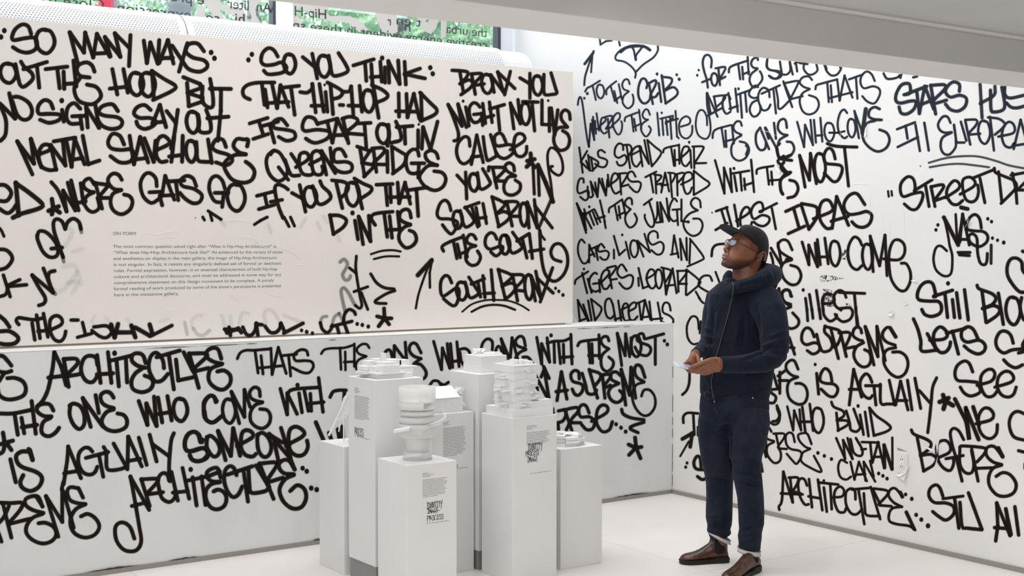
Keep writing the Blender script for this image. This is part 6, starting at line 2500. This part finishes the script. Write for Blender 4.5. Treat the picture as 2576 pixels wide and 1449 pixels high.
# turned-up hems
def hem(x0, y0, x1, y1, d, ra, rb, hgt, skew):
    bm = bmesh.new(); loft(bm, [(x0, y0, d, ra*.99, rb), (x1, y1, d, ra, rb*1.01)], 36, False); return bm
def cuff(cx, cy, d, ra, rb, h, tilt, dep):
    """slanted ring: tilt px of drop per px to the right"""
    bm = bmesh.new(); k = d/F; L = [[], [], [], []]
    for a in np.linspace(0, 2*math.pi, 40, endpoint=False):
        for q, (rr, hh_) in enumerate(((1.0, 0), (1.03, h), (.93, h), (.90, 0))):
            px_ = cx+ra*rr*math.cos(a); dd = rb*rr*math.sin(a)*k
            py_ = cy+tilt*(px_-cx)+hh_
            L[q].append(bm.verts.new(tuple(at_d(px_, py_, d)+HOR*dd+np.array([0, 0, dep*math.sin(a)*k]))))
    for i in range(40):
        j = (i+1) % 40
        for q in range(4): bm.faces.new((L[q][i], L[q][j], L[(q+1) % 4][j], L[(q+1) % 4][i]))
    return from_bm('turned_hem', bm, M['cuff'], jeans, True)
cuff(1884.5, 1381, 6.76, 28.5, 30, 11.5, .17, 0); cuff(1809, 1345, 6.96, 28.5, 30, 9.5, .52, 0)
for (cx_2, cy_2, d_, ra_, tl) in ((1884.5, 1381, 6.76, 29.5, .17), (1809, 1345, 6.96, 29, .52)):
    pts = [at_d(cx_2+ra_*math.cos(a), cy_2-.5+tl*ra_*math.cos(a), d_)+HOR*(31*math.sin(a)*d_/F) for a in np.linspace(0, 2*math.pi, 33)]
    small('hem_stitch', lambda bm: rodp(bm, pts, .0011, 6), M['stitch'], jeans)

# boots: sole outline on the floor, upper lofted on it
def boot(heel_px, toe_px, shaft, label):
    root = empty('boot', tuple(at_z(*heel_px))); set_parent(root, person)
    h, t = at_z(*heel_px), at_z(*toe_px); ax_ = (t-h); L = np.linalg.norm(ax_); ax_ = ax_/L; sx = np.array([-ax_[1], ax_[0], 0])
    out = [(0, .010), (.0, .024), (.06, .033), (.14, .037), (.3, .036), (.45, .036), (.6, .044), (.74, .050), (.86, .047), (.94, .036), (.985, .020), (1.0, .0)]
    ring = [h+ax_*L*a+sx*w_ for a, w_ in out]+[h+ax_*L*a-sx*w_ for a, w_ in out[::-1][1:]]
    def layer(name, z0, z1, sc, a0, a1, mat):
        bm = bmesh.new(); c0 = h+ax_*L*.5
        pts = [c0+(p-c0)*sc for p in ring if a0-.01 <= ((p-h)@ax_)/L <= a1+.01]
        prism(bm, [p+[0, 0, z0] for p in pts], (0, 0, z1-z0)); bmesh.ops.bevel(bm, geom=[e for e in bm.edges], offset=.002, segments=2, affect='EDGES'); return from_bm(name, bm, mat, root, False)
    layer('outsole', .001, .016, 1.0, 0, 1, M['sole']); layer('heel_block', .0012, .032, .99, 0, .32, M['sole']); layer('welt', .014, .024, 1.012, 0, 1, M['sole'])
    bm = bmesh.new(); n2 = 28
    secs = [(.02, .024, .026, .052), (.06, .030, .024, .088), (.14, .034, .022, .106), (.26, .034, .02, .112), (.38, .034, .02, .108), (.48, .035, .018, .090), (.58, .040, .016, .073), (.68, .044, .016, .062), (.78, .045, .016, .056), (.87, .041, .016, .052), (.94, .030, .016, .044), (.985, .014, .018, .032)]
    R = []
    for (a, w_, z0, z1) in secs:
        c0 = h+ax_*L*a; rr = []
        for th in np.linspace(0, 2*math.pi, n2, endpoint=False):
            cs, sn = math.cos(th), math.sin(th); zz = z0+(z1-z0)*(.5+.5*math.copysign(abs(sn)**.9, sn)); wq = w_*math.copysign(abs(cs)**.8, cs)*(1 if sn < 0 else (1-.25*sn))
            rr.append(bm.verts.new(tuple(c0+sx*wq+[0, 0, zz])))
        R.append(rr)
    for i in range(len(R)-1):
        for j in range(n2): bm.faces.new((R[i][j], R[i][(j+1) % n2], R[i+1][(j+1) % n2], R[i+1][j]))
    bm.faces.new(R[0][::-1]); bm.faces.new(R[-1])
    c0 = h+ax_*L*.23; top = at_d(*shaft)
    S_ = []
    for k in range(7):
        t_ = k/6; c1 = c0+[0, 0, .05]+(top-c0-[0, 0, .05])*t_; rw_, rl = .036+.004*t_, .058-.012*t_
        S_.append([bm.verts.new(tuple(c1+ax_*rl*math.cos(th)+sx*rw_*math.sin(th))) for th in np.linspace(0, 2*math.pi, n2, endpoint=False)])
    for i in range(6):
        for j in range(n2): bm.faces.new((S_[i][j], S_[i][(j+1) % n2], S_[i+1][(j+1) % n2], S_[i+1][j]))
    bm.faces.new(S_[0][::-1]); bm.faces.new(S_[-1])
    up = remesh('upper', bm, M['boot'], root, .0035, 7, .5)
    return root, up
b1, u1 = boot((1832, 1413), (1709, 1418), (1808, 1352, 6.97), '')
b2, u2 = boot((1906, 1434), (1822, 1470), (1888, 1386, 6.76), '')
BV.clear()
patch('elastic_gusset', u1, ([(1800, 1350), (1808, 1362), (1822, 1372), (1826, 1384), (1818, 1393), (1806, 1396), (1797, 1388), (1795, 1368)]), M['elastic'], b1)
patch('elastic_gusset', u2, ([(1894, 1398), (1907, 1400), (1909, 1412), (1906, 1419), (1900, 1414), (1896, 1406)]), M['elastic'], b2)

# phone, held by the person but a thing of its own
A0, A1, B1, B0 = at_d(1692.5, 909.5, 6.62), at_d(1742, 917.5, 6.66), at_d(1742, 927.5, 6.53), at_d(1704.5, 922, 6.50)
ph = empty('phone', tuple((A0+A1+B1+B0)/4), 'white framed phone with bright screen held in both hands', 'phone')
nrm = np.cross(A1-A0, B0-A0); nrm = nrm/np.linalg.norm(nrm); nrm = nrm if nrm[2] > 0 else -nrm
M['phone'] = new_mat('phone_white', (.62, .72, .72), .25, .5)[0]; M['screen'], n, l, b = new_mat('phone_screen', (.20, .23, .33), .08, .8)
b.inputs['Emission Color'].default_value = (.55, .60, .85, 1); b.inputs['Emission Strength'].default_value = .25
bm = bmesh.new(); prism(bm, [A0, A1, B1, B0], tuple(-nrm*.0075)); bmesh.ops.bevel(bm, geom=bm.edges[:], offset=.0018, segments=3, affect='EDGES'); from_bm('case', bm, M['phone'], ph, False)
def mixq(a, b_): return (A0*(1-a)+A1*a)*(1-b_)+(B0*(1-a)+B1*a)*b_
bm = bmesh.new(); prism(bm, [mixq(.2, .07)+nrm*.0003, mixq(.97, .07)+nrm*.0003, mixq(.97, .93)+nrm*.0003, mixq(.2, .93)+nrm*.0003], tuple(nrm*.0005)); from_bm('screen', bm, M['screen'], ph)
